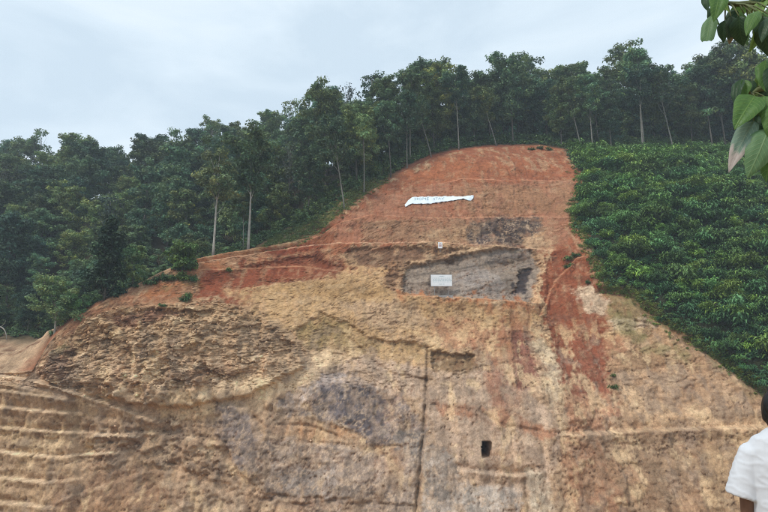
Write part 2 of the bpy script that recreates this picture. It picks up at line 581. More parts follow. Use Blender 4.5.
# --- colour of soils and rocks: (outline in photo pixels, colour as seen, softness, roughness of the surface)
G = 1.28
LAYERS = [
    # upper red soil
    ([(290, 252), (318, 230), (345, 200), (380, 178), (430, 152), (490, 138), (568, 138), (590, 190), (578, 225), (608, 290), (640, 300), (615, 415), (572, 418), (545, 305), (552, 250), (440, 244)], (154, 96, 70), 4, 0.25),
    ([(330, 238), (345, 214), (395, 190), (440, 186), (570, 180), (582, 200), (572, 222), (560, 246), (440, 240)], (140, 98, 74), 6, 0.30),
    ([(400, 172), (450, 160), (520, 166), (560, 172), (470, 178), (420, 184)], (170, 112, 80), 6, 0.2),
    ([(455, 186), (572, 184), (574, 212), (470, 214)], (138, 104, 76), 8, 0.45),
    ([(365, 222), (470, 220), (560, 220), (552, 248), (440, 241), (360, 240)], (136, 106, 80), 5, 0.5),
    ([(410, 232), (480, 226), (482, 242), (430, 241)], (150, 122, 92), 5, 0.5),
    ([(466, 226), (490, 217), (535, 217), (542, 230), (528, 247), (498, 248), (474, 245)], (68, 62, 64), 7, 0.3),
    ([(520, 236), (548, 232), (552, 247), (524, 248)], (158, 132, 102), 4, 0.6),
    ([(345, 248), (420, 246), (470, 250), (420, 261), (370, 266), (350, 262)], (110, 84, 64), 4, 0.5),
    ([(335, 262), (360, 262), (390, 268), (386, 296), (352, 292)], (168, 138, 98), 5, 0.5),
    ([(380, 264), (410, 262), (408, 292), (390, 292)], (124, 98, 74), 3, 0.9),
    # the grey rock slab
    ([(404, 280), (412, 266), (440, 258), (478, 253), (524, 247), (537, 254), (542, 268), (536, 288), (529, 303), (470, 297), (406, 293)], (138, 130, 122), 2.2, 0.35),
    ([(430, 290), (470, 268), (500, 274), (505, 294), (440, 295)], (148, 144, 142), 5, 0.3),
    ([(500, 252), (524, 249), (530, 258), (512, 262), (488, 266), (482, 262)], (104, 98, 95), 3, 0.6),
    ([(444, 258), (466, 255), (464, 262), (448, 264)], (90, 80, 74), 3, 0.6),
    ([(523, 268), (533, 267), (525, 293), (514, 293)], (64, 60, 64), 1.2, 0.4),
    ([(511, 282), (515, 282), (515, 288), (511, 288)], (70, 66, 68), 1.0, 0.4),
    ([(432, 272), (426, 283), (431, 288), (434, 280)], (84, 78, 76), 1.0, 0.4),
    ([(534, 252), (556, 248), (550, 270), (538, 302), (530, 302), (540, 275)], (172, 142, 108), 2.5, 0.5),
    ([(398, 293), (470, 298), (540, 304), (540, 314), (460, 310), (400, 306)], (182, 128, 92), 3, 0.3),
    # the spur: red rim, ochre rock, broken brown rock
    ([(30, 376), (48, 338), (75, 312), (135, 280), (190, 254), (262, 242), (330, 240), (350, 262), (330, 280), (260, 292), (252, 308), (195, 302), (120, 308), (80, 332), (48, 370)], (160, 110, 80), 4, 0.35),
    ([(60, 335), (78, 314), (118, 299), (160, 285), (205, 283), (190, 294), (120, 305), (90, 318)], (126, 76, 56), 3, 0.4),
    ([(140, 292), (160, 280), (200, 262), (225, 256), (215, 272), (180, 284), (170, 296)], (172, 118, 84), 4, 0.3),
    ([(190, 290), (216, 274), (250, 264), (310, 254), (348, 266), (312, 276), (262, 288), (232, 304), (212, 308)], (140, 78, 55), 3, 0.35),
    ([(260, 249), (300, 243), (330, 243), (320, 250), (272, 257)], (138, 78, 56), 2, 0.3),
    ([(240, 262), (300, 252), (340, 256), (352, 270), (330, 276), (300, 266)], (132, 80, 60), 3, 0.4),
    ([(220, 290), (262, 284), (330, 276), (352, 272), (400, 295), (545, 312), (545, 322), (430, 336), (330, 348), (285, 330), (252, 308)], (166, 138, 98), 5, 0.5),
    ([(240, 290), (330, 280), (390, 290), (380, 297), (300, 294)], (150, 122, 82), 4, 0.5),
    ([(85, 322), (120, 308), (200, 304), (252, 308), (300, 345), (304, 370), (258, 394), (216, 412), (150, 408), (70, 392), (40, 378), (50, 362)], (154, 130, 98), 4, 1.0),
    ([(100, 318), (150, 308), (190, 312), (160, 324), (120, 330)], (116, 86, 66), 5, 0.9),
    ([(160, 372), (220, 360), (250, 372), (200, 386), (160, 388)], (128, 104, 78), 6, 1.0),
    ([(38, 374), (56, 352), (80, 345), (70, 380)], (128, 102, 80), 4, 1.0),
    # olive and ochre bands
    ([(296, 330), (318, 312), (345, 322), (372, 338), (430, 346), (420, 358), (340, 352), (310, 352)], (142, 122, 80), 4, 0.5),
    ([(330, 352), (400, 342), (470, 352), (520, 342), (470, 372), (380, 362), (345, 372)], (172, 142, 98), 5, 0.4),
    ([(340, 300), (420, 305), (430, 330), (370, 328)], (166, 142, 112), 6, 0.6),
    ([(430, 318), (480, 318), (500, 345), (440, 350)], (158, 118, 86), 6, 0.4),
    # middle: pinkish buff rock
    ([(300, 372), (360, 355), (425, 366), (520, 370), (566, 430), (550, 500), (430, 500), (420, 400)], (168, 146, 122), 5, 0.5),
    ([(196, 392), (228, 380), (290, 372), (322, 352), (352, 352), (330, 374), (272, 402), (236, 420), (204, 418)], (190, 166, 128), 9, 0.35),
    ([(160, 396), (215, 384), (225, 420), (160, 420)], (178, 154, 114), 5, 0.7),
    # blue-grey rock
    ([(216, 402), (246, 408), (262, 436), (262, 470), (236, 470), (218, 440)], (112, 106, 106), 4, 0.6),
    ([(284, 398), (330, 372), (352, 372), (330, 392), (300, 402)], (156, 150, 150), 5, 0.3),
    ([(310, 388), (350, 378), (400, 396), (424, 425), (420, 448), (380, 446), (350, 430), (316, 420)], (124, 116, 114), 4, 0.6),
    ([(322, 388), (352, 384), (386, 398), (392, 438), (370, 446), (352, 430), (330, 412)], (84, 82, 90), 3.5, 0.6),
    ([(276, 402), (300, 400), (312, 414), (290, 418)], (116, 112, 114), 3, 0.6),
    ([(392, 430), (424, 430), (424, 470), (396, 462)], (128, 124, 122), 4, 0.4),
    ([(236, 448), (290, 440), (420, 456), (418, 512), (430, 560), (320, 520), (262, 500)], (128, 118, 110), 6, 0.6),
    ([(276, 470), (340, 462), (346, 500), (290, 496)], (146, 140, 136), 5, 0.5),
    ([(262, 424), (330, 424), (356, 438), (320, 440), (270, 434)], (166, 128, 88), 4, 0.6),
    ([(424, 480), (470, 484), (520, 488), (520, 560), (410, 560)], (146, 142, 138), 5, 0.4),
    ([(466, 486), (500, 486), (510, 512), (462, 514)], (170, 168, 164), 4, 0.4),
    ([(424, 446), (446, 452), (462, 480), (424, 484)], (138, 132, 126), 4, 0.4),
    ([(524, 468), (548, 476), (562, 512), (530, 540)], (176, 164, 140), 5, 0.6),
    # recess, red streaks below the slab
    ([(429, 350), (476, 354), (480, 368), (466, 374), (430, 370)], (120, 98, 68), 2, 0.7),
    ([(486, 352), (500, 318), (508, 304), (524, 306), (534, 352), (545, 392), (520, 396), (512, 412), (496, 414), (490, 390)], (156, 98, 70), 3, 0.3),
    ([(512, 330), (526, 330), (541, 384), (534, 394), (516, 390)], (120, 78, 62), 2.5, 0.4),
    ([(532, 340), (545, 338), (556, 352), (562, 392), (552, 410), (546, 370)], (182, 164, 132), 3, 0.6),
    ([(544, 268), (560, 250), (596, 268), (612, 300), (616, 380), (600, 406), (572, 400), (552, 330), (546, 300)], (142, 84, 60), 3, 0.3),
    ([(430, 402), (500, 410), (560, 434), (548, 440), (480, 424), (440, 412)], (160, 116, 84), 4, 0.5),
    # right flank
    ([(606, 300), (650, 306), (700, 338), (768, 392), (900, 470), (900, 430), (640, 432), (612, 404)], (154, 124, 90), 4, 0.6),
    ([(604, 292), (646, 296), (660, 316), (646, 342), (616, 334)], (130, 112, 78), 4, 0.5),
    ([(612, 354), (660, 348), (704, 352), (690, 366), (620, 372)], (132, 106, 74), 4, 0.7),
    ([(572, 292), (590, 286), (612, 300), (606, 314), (584, 306)], (180, 160, 134), 3, 0.7),
    ([(606, 320), (640, 316), (656, 326), (620, 332)], (184, 166, 142), 2.5, 0.6),
    ([(630, 386), (660, 402), (690, 410), (768, 406), (768, 428), (640, 428), (620, 410)], (178, 150, 112), 4, 0.5),
    ([(566, 396), (620, 396), (610, 432), (568, 434)], (160, 120, 88), 4, 0.8),
    ([(566, 438), (640, 434), (768, 430), (900, 430), (900, 560), (586, 560), (572, 480)], (134, 110, 82), 4, 0.75),
    ([(700, 436), (900, 430), (900, 560), (716, 560)], (156, 130, 94), 8, 0.5),
    ([(560, 440), (600, 440), (640, 560), (590, 560)], (144, 108, 78), 6, 0.8),
    # terraced foot of the spur
    ([(-300, 380), (0, 380), (60, 394), (150, 420), (176, 470), (170, 560), (-300, 560)], (150, 126, 92), 4, 0.55),
    ([(0, 386), (70, 400), (72, 440), (0, 440)], (140, 114, 82), 6, 0.5),
    ([(80, 420), (160, 420), (220, 440), (240, 490), (150, 460), (80, 470)], (142, 118, 90), 6, 0.9),
    ([(60, 476), (150, 462), (250, 500), (240, 560), (40, 560)], (134, 106, 78), 6, 0.7),
    ([(160, 480), (230, 480), (250, 512), (180, 530)], (160, 138, 110), 5, 0.8),
]
C = np.empty((len(U), 3), np.float32)
C[:] = lin(164, 138, 106)
RO = np.full(len(U), 0.45, np.float32)
NZ4 = [fbm(P3 * np.array([0.55, 0.3, 0.30]), 5, 0.62, 100.0 + 13 * k) for k in range(4)]
STK = fbm(np.stack([fx * 0.9, fz * 0.13, fy * 0.1], 1), 5, 0.6, 210.0)      # wash running down the slope
GM = np.zeros(len(U), np.float32)
for li, (poly, c, fe, ro) in enumerate(LAYERS):
    c_ = lin(*c)
    if c[0] - c[1] > 44: c_ = c_ * np.array([0.70, 0.63, 0.52])           # wet red clay
    if max(c) - min(c) < 26: c_ = c_ * np.array([1.02, 0.96, 0.86])       # stone grey is warm under this sky
    red = c[0] - c[1] > 44
    nz_ = NZ4[li % 4]
    if fe <= 2.2: m = poly_mask(UL * 0.6 + UW * 0.4, VL * 0.6 + VW * 0.4, poly, fe * 0.9)
    elif red: m = poly_mask(UW + 16 * STK + 18 * nz_ + 16 * wu, VW + 14 * STK + 10 * nz_ + 10 * wv, poly, fe * (0.8 if poly[0][1] < 300 else 2.6) + 0.5) * (0.32 + 0.62 * sstep(-0.35, 0.05, nz_ + 0.6 * STK + 0.3 * wf)) * (1 if poly[0][1] < 300 else 0.72)
    else: m = poly_mask(UW, VW, poly, fe * 0.5 + 0.4) * (0.42 + 0.55 * sstep(-0.2, 0.02, nz_))
    if max(c) - min(c) < 26: GM = np.maximum(GM * (1 - m), m)
    else: GM = GM * (1 - m)
    C += (c_ - C) * m[:, None]
    ro = ro if ro >= 0.85 else ro * 0.58
    RO += (ro - RO) * m
    continue
    C += (lin(*c) - C) * m[:, None]
    RO += (ro - RO) * m

# --- relief
dY = np.zeros(len(U), np.float32)
dY += 1.3 * fbm(P3 * 0.11, 3, 0.5, 5.0) * (0.3 + 0.7 * RO)
rdg = 1 - 2 * np.abs(fbm(P3 * np.array([0.22, 0.2, 0.16]), 4, 0.55, 15.0))
dY -= 0.9 * (np.clip(rdg, 0, 1) ** 2 - 0.4) * RO
dY += 0.5 * RO * fbm(P3 * 0.35, 3, 0.5, 9.0)
st = np.stack([fx + 0.35 * fz, fz - 0.25 * fx + 0.4 * fy], 1)
h1, c1, j1 = facets(st * np.array([0.30, 0.48]) + 0.25 * np.stack([wu2, wv2], 1), 11)
h2, c2, j2 = facets(st * np.array([0.85, 1.25]) + 0.35 * np.stack([wv2, wu2], 1), 12)
h3, c3, j3 = facets(st * np.array([2.2, 2.9]) + 0.3 * np.stack([wv2, wu2], 1), 13)
dY += RO ** 1.5 * (0.55 * h1 + 0.45 * h2) + RO * 0.26 * h3
dY += RO * 0.12 * np.exp(-j1 * 14) * sstep(0.0, 0.25, wu2)
gul = 1 - np.abs(fbm(np.stack([fx * 0.55, fz * 0.10, fy * 0.1], 1), 4, 0.5, 22.0)) * 2     # rills running down the soil
rm_ = np.clip(1.1 - RO * 1.6, 0.08, 1)
dY += rm_ * 0.35 * np.clip(gul, 0, 1) ** 3
dY += 0.35 * STK * sstep(380, 440, V)
dY += 0.06 * fbm(P3 * 3.0, 2, 0.5, 31)

MIXU, MIXV = UL * 0.55 + UW * 0.45, VL * 0.55 + VW * 0.45
for pl, dp, fe in (([(85, 322), (120, 306), (200, 302), (254, 306), (276, 322), (300, 345), (304, 368), (258, 392), (216, 402), (160, 408), (70, 392), (46, 378), (56, 354)], -1.5, 2.0),
                   ([(296, 330), (318, 312), (345, 322), (372, 338), (430, 346), (420, 356), (340, 352), (310, 352)], 0.7, 1.5),
                   ([(196, 394), (228, 381), (290, 373), (322, 354), (352, 354), (330, 374), (272, 402), (236, 418), (204, 416)], -0.5, 9.0),
                   ([(404, 280), (412, 266), (440, 258), (478, 253), (524, 247), (537, 254), (542, 268), (536, 288), (529, 300), (470, 296), (406, 292)], 1.3, 1.3),
                   ([(523, 268), (533, 267), (525, 293), (514, 293)], 0.7, 0.8),
                   ([(546, 268), (560, 254), (594, 270), (608, 300), (612, 380), (598, 402), (572, 396), (554, 330), (548, 300)], 0.8, 6.0),
                   ([(512, 330), (526, 330), (541, 384), (534, 392), (516, 390)], 0.35, 1.0),
                   ([(345, 249), (420, 247), (470, 250), (412, 262), (404, 290), (386, 292), (370, 268), (350, 264)], 0.8, 1.6),
                   ([(310, 388), (350, 378), (400, 396), (424, 425), (420, 446), (380, 446), (350, 430), (316, 420)], -0.35, 1.5),
                   ([(216, 404), (246, 408), (262, 436), (290, 442), (416, 456), (416, 505), (330, 500), (262, 492), (236, 470), (220, 440)], -0.5, 1.5),
                   ([(100, 318), (150, 308), (190, 312), (160, 324), (120, 330)], 0.8, 2.0),
                   ([(190, 291), (216, 275), (250, 265), (310, 256), (340, 266), (300, 275), (258, 286), (232, 302), (212, 306)], 0.5, 1.5)):
    dY += (0.62 * dp * poly_mask(MIXU, MIXV, pl, fe)).astype(np.float32)
TERR = poly_mask(U, V, [(-300, 380), (0, 382), (60, 396), (100, 412), (90, 470), (60, 560), (-300, 560)], 6)
RO = RO * (1 - 0.55 * TERR)
PALE = lin(196, 158, 122)


def bench(pts, wid, hr, pale=0.75, col_=PALE, lw=1.3, soft=12, straight=False):
    global dY
    pu = np.array([p[0] for p in pts], float)
    pv = np.array([p[1] for p in pts], float)
    vb = np.interp(UL, pu, pv)
    m = sstep(pu[0] - soft, pu[0] + soft, U) * sstep(pu[-1] + soft, pu[-1] - soft, U)
    if pu[0] <= 0: m = sstep(pu[-1] + soft, pu[-1] - soft, U)
    t = vb - (V + 0.55 * wv2 + 0.4 * wv if straight else VL)
    saw = np.where(t < 0, -np.clip(1 + t / hr, 0, 1), np.clip(1 - t / hr, 0, 1)) * 0.5 * wid
    sm = sstep(-0.8, 0.8, t)
    saw = (sm * np.clip(1 - t / hr, 0, 1) - (1 - sm) * np.clip(1 + t / hr, 0, 1)) * 0.5 * wid
    dY += (saw * m).astype(np.float32)
    k = m * np.clip(1 - np.abs(t - 0.2) / (lw + 0.5 * wv2), 0, 1) ** 0.6 * pale * np.clip(0.8 + 1.2 * wu, 0.25, 1)
    C[:] += (col_ - C) * k[:, None]


bench([(170, 268), (205, 262), (290, 248), (340, 243), (440, 242), (550, 250)], 1.7, 20, 0.9, lin(204, 168, 136), 1.7)
bench([(300, 243), (318, 236), (340, 223), (375, 214), (392, 211)], 1.2, 14, 0.8, lin(186, 132, 98), 1.6)
bench([(385, 216), (440, 218), (500, 217), (566, 217)], 1.1, 14, 0.8, lin(184, 144, 110), 1.5)
bench([(440, 184), (462, 179), (520, 180), (575, 181)], 1.0, 12, 0.8, lin(190, 138, 106), 1.4)
bench([(400, 295), (470, 298), (538, 303)], 1.8, 14, 0.7, lin(196, 150, 112), 1.5, 4)
bench([(190, 272), (250, 268), (300, 266), (345, 272)], 0.7, 8, 0.5, lin(186, 146, 108), 1.3)
bench([(-300, 374), (0, 375), (40, 381), (80, 394), (130, 411), (158, 421)], 1.5, 14, 0.95, lin(194, 168, 132), 2.9, 12, True)
for pts in ([(-300, 388), (0, 389), (50, 396), (74, 400)], [(-300, 405), (0, 406), (40, 410), (76, 413)], [(-300, 424), (0, 426), (70, 432), (140, 436)],
            [(-300, 446), (0, 450), (60, 456), (120, 452)], [(-300, 472), (0, 475), (50, 481), (80, 478)], [(-300, 496), (0, 500), (60, 506)]):
    bench(pts, 0.75, 8, 1.0, lin(206, 180, 142), 1.35, 8, True)
bench([(90, 436), (150, 432), (230, 444)], 0.6, 8, 0.4, lin(180, 152, 118), 1.4)
bench([(566, 434), (640, 431), (768, 426), (900, 424)], 1.3, 14, 0.5, lin(190, 160, 118), 1.5)
bench([(60, 500), (100, 486), (150, 470), (190, 474)], 0.45, 10, 0.3, lin(170, 140, 104), 1.2)
bench([(540, 316), (556, 282), (576, 258), (600, 252)], 0.9, 12, 0.6, lin(196, 150, 112), 1.4, 4)
bench([(460, 470), (520, 476), (545, 470)], 0.9, 9, 0.3, lin(170, 146, 118), 1.3)

ld = line_d(U + 1.2 * wu2, V, [(428, 350), (426, 400), (422, 450), (416, 512), (412, 560)])
dY += 0.85 * np.exp(-(ld / 1.7) ** 2) * np.clip(0.75 + 1.5 * wu2, 0.35, 1)
C += (lin(104, 88, 70) - C) * (0.4 * np.exp(-(ld / 2.6) ** 2))[:, None]
for pts, wd, dp in (
                    ([(316, 318), (350, 338), (372, 360), (392, 374), (430, 380)], 1.4, 0.6),
                    ([(300, 346), (320, 352), (350, 356)], 1.3, 0.5),
                    ([(244, 410), (262, 424), (310, 426), (345, 440)], 1.4, 0.6),
                    ([(352, 430), (380, 452), (396, 462)], 1.3, 0.6),
                    ([(430, 404), (480, 412), (506, 426), (546, 432), (566, 434)], 1.4, 0.5),
                    ([(216, 398), (222, 430), (232, 470)], 1.5, 0.5),
                    ([(268, 440), (340, 444), (400, 446)], 1.0, 0.4),
                    ([(244, 496), (300, 506), (350, 498)], 1.6, 0.6),
                    ([(520, 420), (524, 470), (530, 512)], 1.5, 0.4),
                    ([(600, 292), (626, 318), (652, 324)], 1.5, 0.7),
                    ([(600, 440), (630, 480), (660, 505)], 1.4, 0.4),
                    ([(466, 372), (474, 400), (482, 412)], 1.6, 0.5),
                    ([(408, 268), (440, 262), (480, 256)], 1.2, 0.4),
                    ([(438, 274), (500, 266), (530, 258)], 1.0, 0.3)):
    ld = line_d(UL, VL, pts)
    g = np.exp(-(ld / wd) ** 2)
    dY += 0.6 * dp * g * np.clip(0.55 + 2.2 * wv2, 0.1, 1)
    C += (lin(112, 84, 58) - C) * (0.45 * np.exp(-(ld / (wd * 1.5)) ** 2) * np.clip(0.6 + wu2 * 2, 0, 1))[:, None]
dY += 0.9 * poly_mask(MIXU, MIXV, [(430, 351), (476, 355), (474, 364), (464, 368), (431, 366)], 2.2)
dY -= 0.9 * poly_mask(UL, VL, [(-300, 560), (-300, 380), (0, 380), (70, 398), (76, 440), (80, 480), (60, 560)], 3)
# undercut bank below the scrub
dY += 1.2 * np.exp(-(line_d(UL, VL, [(604, 290), (634, 296), (652, 312), (690, 340), (720, 358), (768, 394)]) / 4.0) ** 2)

# --- stains, chips and broken colour that follow the stone
t1 = fbm(P3 * 0.5, 5, 0.6, 51)
t2 = fbm(P3 * 0.16, 4, 0.5, 61)
t3 = fbm(P3 * 1.7, 3, 0.6, 81)
strata = fbm(np.stack([fx * 0.06 + 0.15 * fz, fz * 1.1 + 0.12 * fx, fy * 0.06], 1), 4, 0.6, 91)
C *= np.clip(1 + 0.36 * t1 + 0.26 * t3 * (0.3 + RO) + 0.30 * strata + 0.18 * STK + 0.20 * fbm(P3 * 4.0, 2, 0.6, 301) * (0.4 + RO), 0.4, 1.7)[:, None]
C += (lin(100, 76, 54) - C) * (0.55 * sstep(0.16, 0.5, t1 * 0.6 + t3 * 0.5) * RO)[:, None]
C += (lin(208, 188, 152) - C) * (0.5 * sstep(0.80, 0.9, c2) * RO * sstep(-0.15, 0.15, t2 + 0.1))[:, None]
C += (lin(170, 122, 76) - C) * (0.26 * sstep(0.12, 0.38, t2 + 0.3 * t3) * (RO > 0.3))[:, None]
C *= (0.80 + 0.42 * c3 * RO + 0.20 * (1 - RO))[:, None]
C *= (0.93 + 0.16 * c1 * RO)[:, None]
low = sstep(300, 345, V) * (1 - GM)
C += (lin(196, 172, 128) - C) * (0.55 * low * sstep(0.10, 0.26, NZ4[3] + 0.4 * t2))[:, None]
C += (lin(126, 110, 92) - C) * (0.60 * low * sstep(0.06, 0.24, NZ4[0] - 0.5 * t2))[:, None]
C *= (1 + 0.30 * low * STK)[:, None]
# dark iron-stained joints, pale veins through the grey stone
pm = sstep(-0.15, 0.2, t2 + 0.5 * wu)
C += (lin(98, 74, 54) - C) * (0.55 * np.exp(-j2 * 12) * pm * sstep(0.2, 0.4, RO))[:, None]
C += (lin(104, 80, 60) - C) * (0.38 * np.exp(-j1 * 22) * sstep(-0.05, 0.2, wv2))[:, None]
rg = np.abs(fbm(P3 * 0.45 + 0.5 * np.stack([wu2, wv2, wu2], 1), 4, 0.55, 33.0))
satn = (C.max(1) - C.min(1)) / (C.max(1) + 1e-5)
SLAB = poly_mask(MIXU, MIXV, [(404, 280), (412, 266), (440, 258), (478, 253), (524, 247), (537, 254), (542, 268), (536, 288), (529, 303), (470, 297), (406, 293)], 2.0)
GM = GM * (1 - SLAB)
bed = fbm(np.stack([(fx + 0.25 * fz) * 0.12, (fz - 0.24 * fx) * 1.3, fy * 0.1], 1), 5, 0.65, 411.0)
C *= (1 + SLAB * (0.85 * bed - 0.16))[:, None]
C += (lin(96, 90, 88) - C) * (0.6 * SLAB * sstep(0.18, 0.32, bed))[:, None]
gy_ = GM
hv, cv_, jv = facets(st * np.array([0.42, 0.55]) + 0.7 * np.stack([wu2, wv2], 1) + 0.3 * np.stack([wf, wg], 1), 19)
hw, cw_, jw = facets(st * np.array([1.1, 1.5]) + 0.5 * np.stack([wv2, wu2], 1) + 0.3 * np.stack([wg, wf], 1), 29)
C *= (1 + gy_ * (0.55 * (cv_ - 0.55) + 0.35 * (cw_ - 0.5)))[:, None]
C += (lin(186, 162, 132) - C) * (gy_ * np.maximum(0.65 * sstep(0.16, 0.03, jv), 0.40 * sstep(0.12, 0.02, jw)) * sstep(-0.3, 0.05, NZ4[1]))[:, None]
C *= (1 - gy_ * 0.2 * sstep(0.0, 0.22, fbm(P3 * 0.6, 4, 0.6, 44.0)))[:, None]
rk = np.abs(fbm(P3 * np.array([0.30, 0.3, 0.42]) + 0.3 * np.stack([wu2, wv2, wu2], 1), 5, 0.55, 66.0))
ck = np.exp(-(rk / 0.008) ** 2) * sstep(0.0, 0.2, wu + 0.1) * (1 - SCRUB_M)
C += (lin(92, 68, 48) - C) * (0.7 * ck)[:, None]
dY += (0.18 * ck).astype(np.float32)
for sc_k, of_k, an in ((0.16, 501.0, 0.5), (0.5, 541.0, -0.35), (0.24, 577.0, 0.15)):
    a_ = fx * math.cos(an) + fz * math.sin(an)
    b_ = -fx * math.sin(an) + fz * math.cos(an)
    r_k = np.abs(fbm(np.stack([a_ * sc_k * 0.45, b_ * sc_k * 1.6, fy * 0.02], 1) + 0.12 * np.stack([wu2, wv2, wu2], 1), 4, 0.5, of_k))
    k_k = np.exp(-(r_k / 0.011) ** 2) * sstep(-0.08, 0.12, NZ4[2]) * (1 - SCRUB_M)
    C += (lin(110, 78, 52) - C) * (0.55 * k_k)[:, None]
    dY += (0.14 * k_k).astype(np.float32)
# moss and thin weeds below the scrub and on the upper right
mo = poly_mask(UW, VW, [(604, 290), (650, 300), (700, 335), (768, 388), (768, 402), (700, 366), (640, 350), (610, 320)], 5) * sstep(-0.1, 0.25, t1)
C += (lin(104, 104, 62) - C) * (0.55 * mo)[:, None]
for pl in ([(256, 250), (300, 240), (340, 212), (388, 180), (376, 180), (330, 210), (300, 232), (262, 244)],
           [(150, 290), (195, 278), (200, 284), (160, 294)], [(50, 345), (70, 342), (76, 352), (52, 358)]):
    C += (lin(96, 100, 58) - C) * (0.5 * poly_mask(UW, VW, pl, 4) * sstep(-0.2, 0.2, t1))[:, None]
_l = C @ np.array([0.3, 0.5, 0.2], np.float32)
C = _l[:, None] + (C - _l[:, None]) * (0.94 - 0.12 * sstep(310, 380, V))[:, None]     # the deeper rock is paler and less stained by red clay
C *= (1 + 0.10 * sstep(310, 380, V))[:, None]
C *= np.array([1.06, 0.97, 0.93], np.float32)
C *= G
C += (lin(50, 52, 34) - C) * SCRUB_M[:, None]
C = np.clip(C, 0.01, 0.75)

# edges of the sheet keep still; the lip stays joined to the ground behind it
dG = dY.reshape(NR, len(xs))
fade = sstep(1.0, 0.965, tt)[:, None]
dG = dG * fade
# adit: the opening of a small tunnel cut into the face
UU, VV = U.reshape(NR, -1), V.reshape(NR, -1)
around = poly_mask(U, V, [(474, 432), (500, 432), (502, 466), (472, 466)], 5).reshape(NR, -1)
flat = np.median(dG[(around > 0.9)])
dG = dG * (1 - around) + flat * around
wob = 0.7 * wu2.reshape(NR, -1)
wob = wob + 0.8 * wf.reshape(NR, -1)
hole = (UU + wob > 482.4) & (UU + wob < 491.8) & (VV + wob > 441.5) & (VV + wob < 457.5)
dG = dG + np.where(hole, 5.5, 0)
GYd = GY + dG
FC = C.reshape(NR, len(xs), 3)
FC = np.where(hole[..., None], FC * 0 + lin(120, 88, 60), FC)

bu, bv = project(np.stack([BX, BY, BZ], -1))
bc = np.empty(BX.shape + (3,), np.float32)
bc[:] = lin(62, 56, 38)
n_b = fbm(np.stack([BX.ravel() * 0.3, BY.ravel() * 0.3, BZ.ravel() * 0.3], 1), 4).reshape(BX.shape)
sand = sstep(-40.5, -42.0, BX + 1.2 * n_b) * sstep(96, 91, BY + 3 * n_b)
n_c = fbm(np.stack([BX.ravel() * 1.2, BY.ravel() * 1.2, BZ.ravel()], 1), 4, 0.6).reshape(BX.shape)
bc += (lin(128, 92, 68) - bc) * (sstep(-36, -39, BX) * sstep(-43.5, -41.5, BX) * sstep(7, 3, BY - ye[None] + 3 * n_b))[..., None]
bc += (lin(180, 150, 120) - bc) * sand[..., None]
bc += (lin(138, 104, 80) - bc) * (sand * sstep(0.05, 0.2, fbm(np.stack([BX.ravel() * 0.12, BY.ravel() * 0.9, BX.ravel() * 0], 1), 4, 0.6, 5.0).reshape(BX.shape)))[..., None]
lip = np.exp(-(BY - ye[None]) / 1.2) * sstep(40, 20, BX) * sstep(-43.5, -41.0, BX)
bc += (lin(160, 104, 76) - bc) * lip[..., None]
bank = sstep(-21, -16, BX) * sstep(3, -2, BX) * sstep(8, 5, BY - ye[None] + 2 * n_b)
bc += (lin(104, 100, 60) - bc) * (bank * sstep(-0.25, 0.15, n_b))[..., None]
bc += (lin(150, 112, 82) - bc) * (bank * sstep(0.12, 0.25, n_b))[..., None]
top = sstep(0, 8, BX) * sstep(30, 26, BX) * sstep(2.5, 1.0, BY - ye[None] + n_b)
bc += (lin(146, 88, 64) - bc) * top[..., None]
bc *= (1 + 0.5 * n_b + 0.5 * n_c)[..., None]

AX = np.vstack([GX, BX])
AY = np.vstack([GYd, BY])
AZ = np.vstack([GZ, BZ])
AC = np.vstack([FC.reshape(-1, 3), bc.reshape(-1, 3)])
nr, nc = AX.shape
idx = np.arange(nr * nc).reshape(nr, nc)
quads = np.stack([idx[:-1, :-1], idx[:-1, 1:], idx[1:, 1:], idx[1:, :-1]], -1).reshape(-1, 4)
hill = mesh_obj('hillside', np.stack([AX.ravel(), AY.ravel(), AZ.ravel()], 1), quads, M_EARTH, col=AC, smooth=False)
tag(hill, 'excavated red and ochre hillside with benches', None, kind='structure')

# near ground: the lookout, the bank below it and the valley floor
gx = np.linspace(-170, 175, 140)
gy = np.array([-30, -20, -10, -4, 0, 2, 3.5, 5, 5.8, 6.4, 7, 8, 10, 13, 17, 22, 28, 33, 40, 50, 60, 66, 70])
GGX, GGY = np.meshgrid(gx, gy)
zg = np.interp(gy, [-30, 5.6, 6.4, 31, 70], [-1.71, -1.71, -1.95, -20.5, -21.5])
GGZ = np.repeat(zg[:, None], len(gx), 1)
gn = fbm(np.stack([GGX.ravel() * 0.2, GGY.ravel() * 0.2, GGX.ravel() * 0], 1), 3).reshape(GGX.shape)
GGZ = GGZ + np.where(GGY > 6.4, 0.5 * gn, 0)
ii = np.arange(GGX.size).reshape(GGX.shape)
gq = np.stack([ii[:-1, :-1], ii[:-1, 1:], ii[1:, 1:], ii[1:, :-1]], -1).reshape(-1, 4)
gcol = np.empty((GGX.size, 3), np.float32)
gcol[:] = lin(150, 120, 88)
gcol *= (1 + 0.5 * gn.ravel())[:, None]
ground = mesh_obj('ground', np.stack([GGX.ravel(), GGY.ravel(), GGZ.ravel()], 1), gq, M_EARTH, col=gcol)
tag(ground, 'bare earth lookout and valley floor', None, kind='structure')
bpy.context.view_layer.update()


def cast(px, py):
    ok, p, n, _ = hill.ray_cast(Vector((0, 0, 0)), Vector(ray(px, py)).normalized())
    return (p, n) if ok else (None, None)


def drop(x, y):
    ok, p, n, _ = hill.ray_cast(Vector((x, y, 200)), Vector((0, 0, -1)))
    return p.z if ok else None


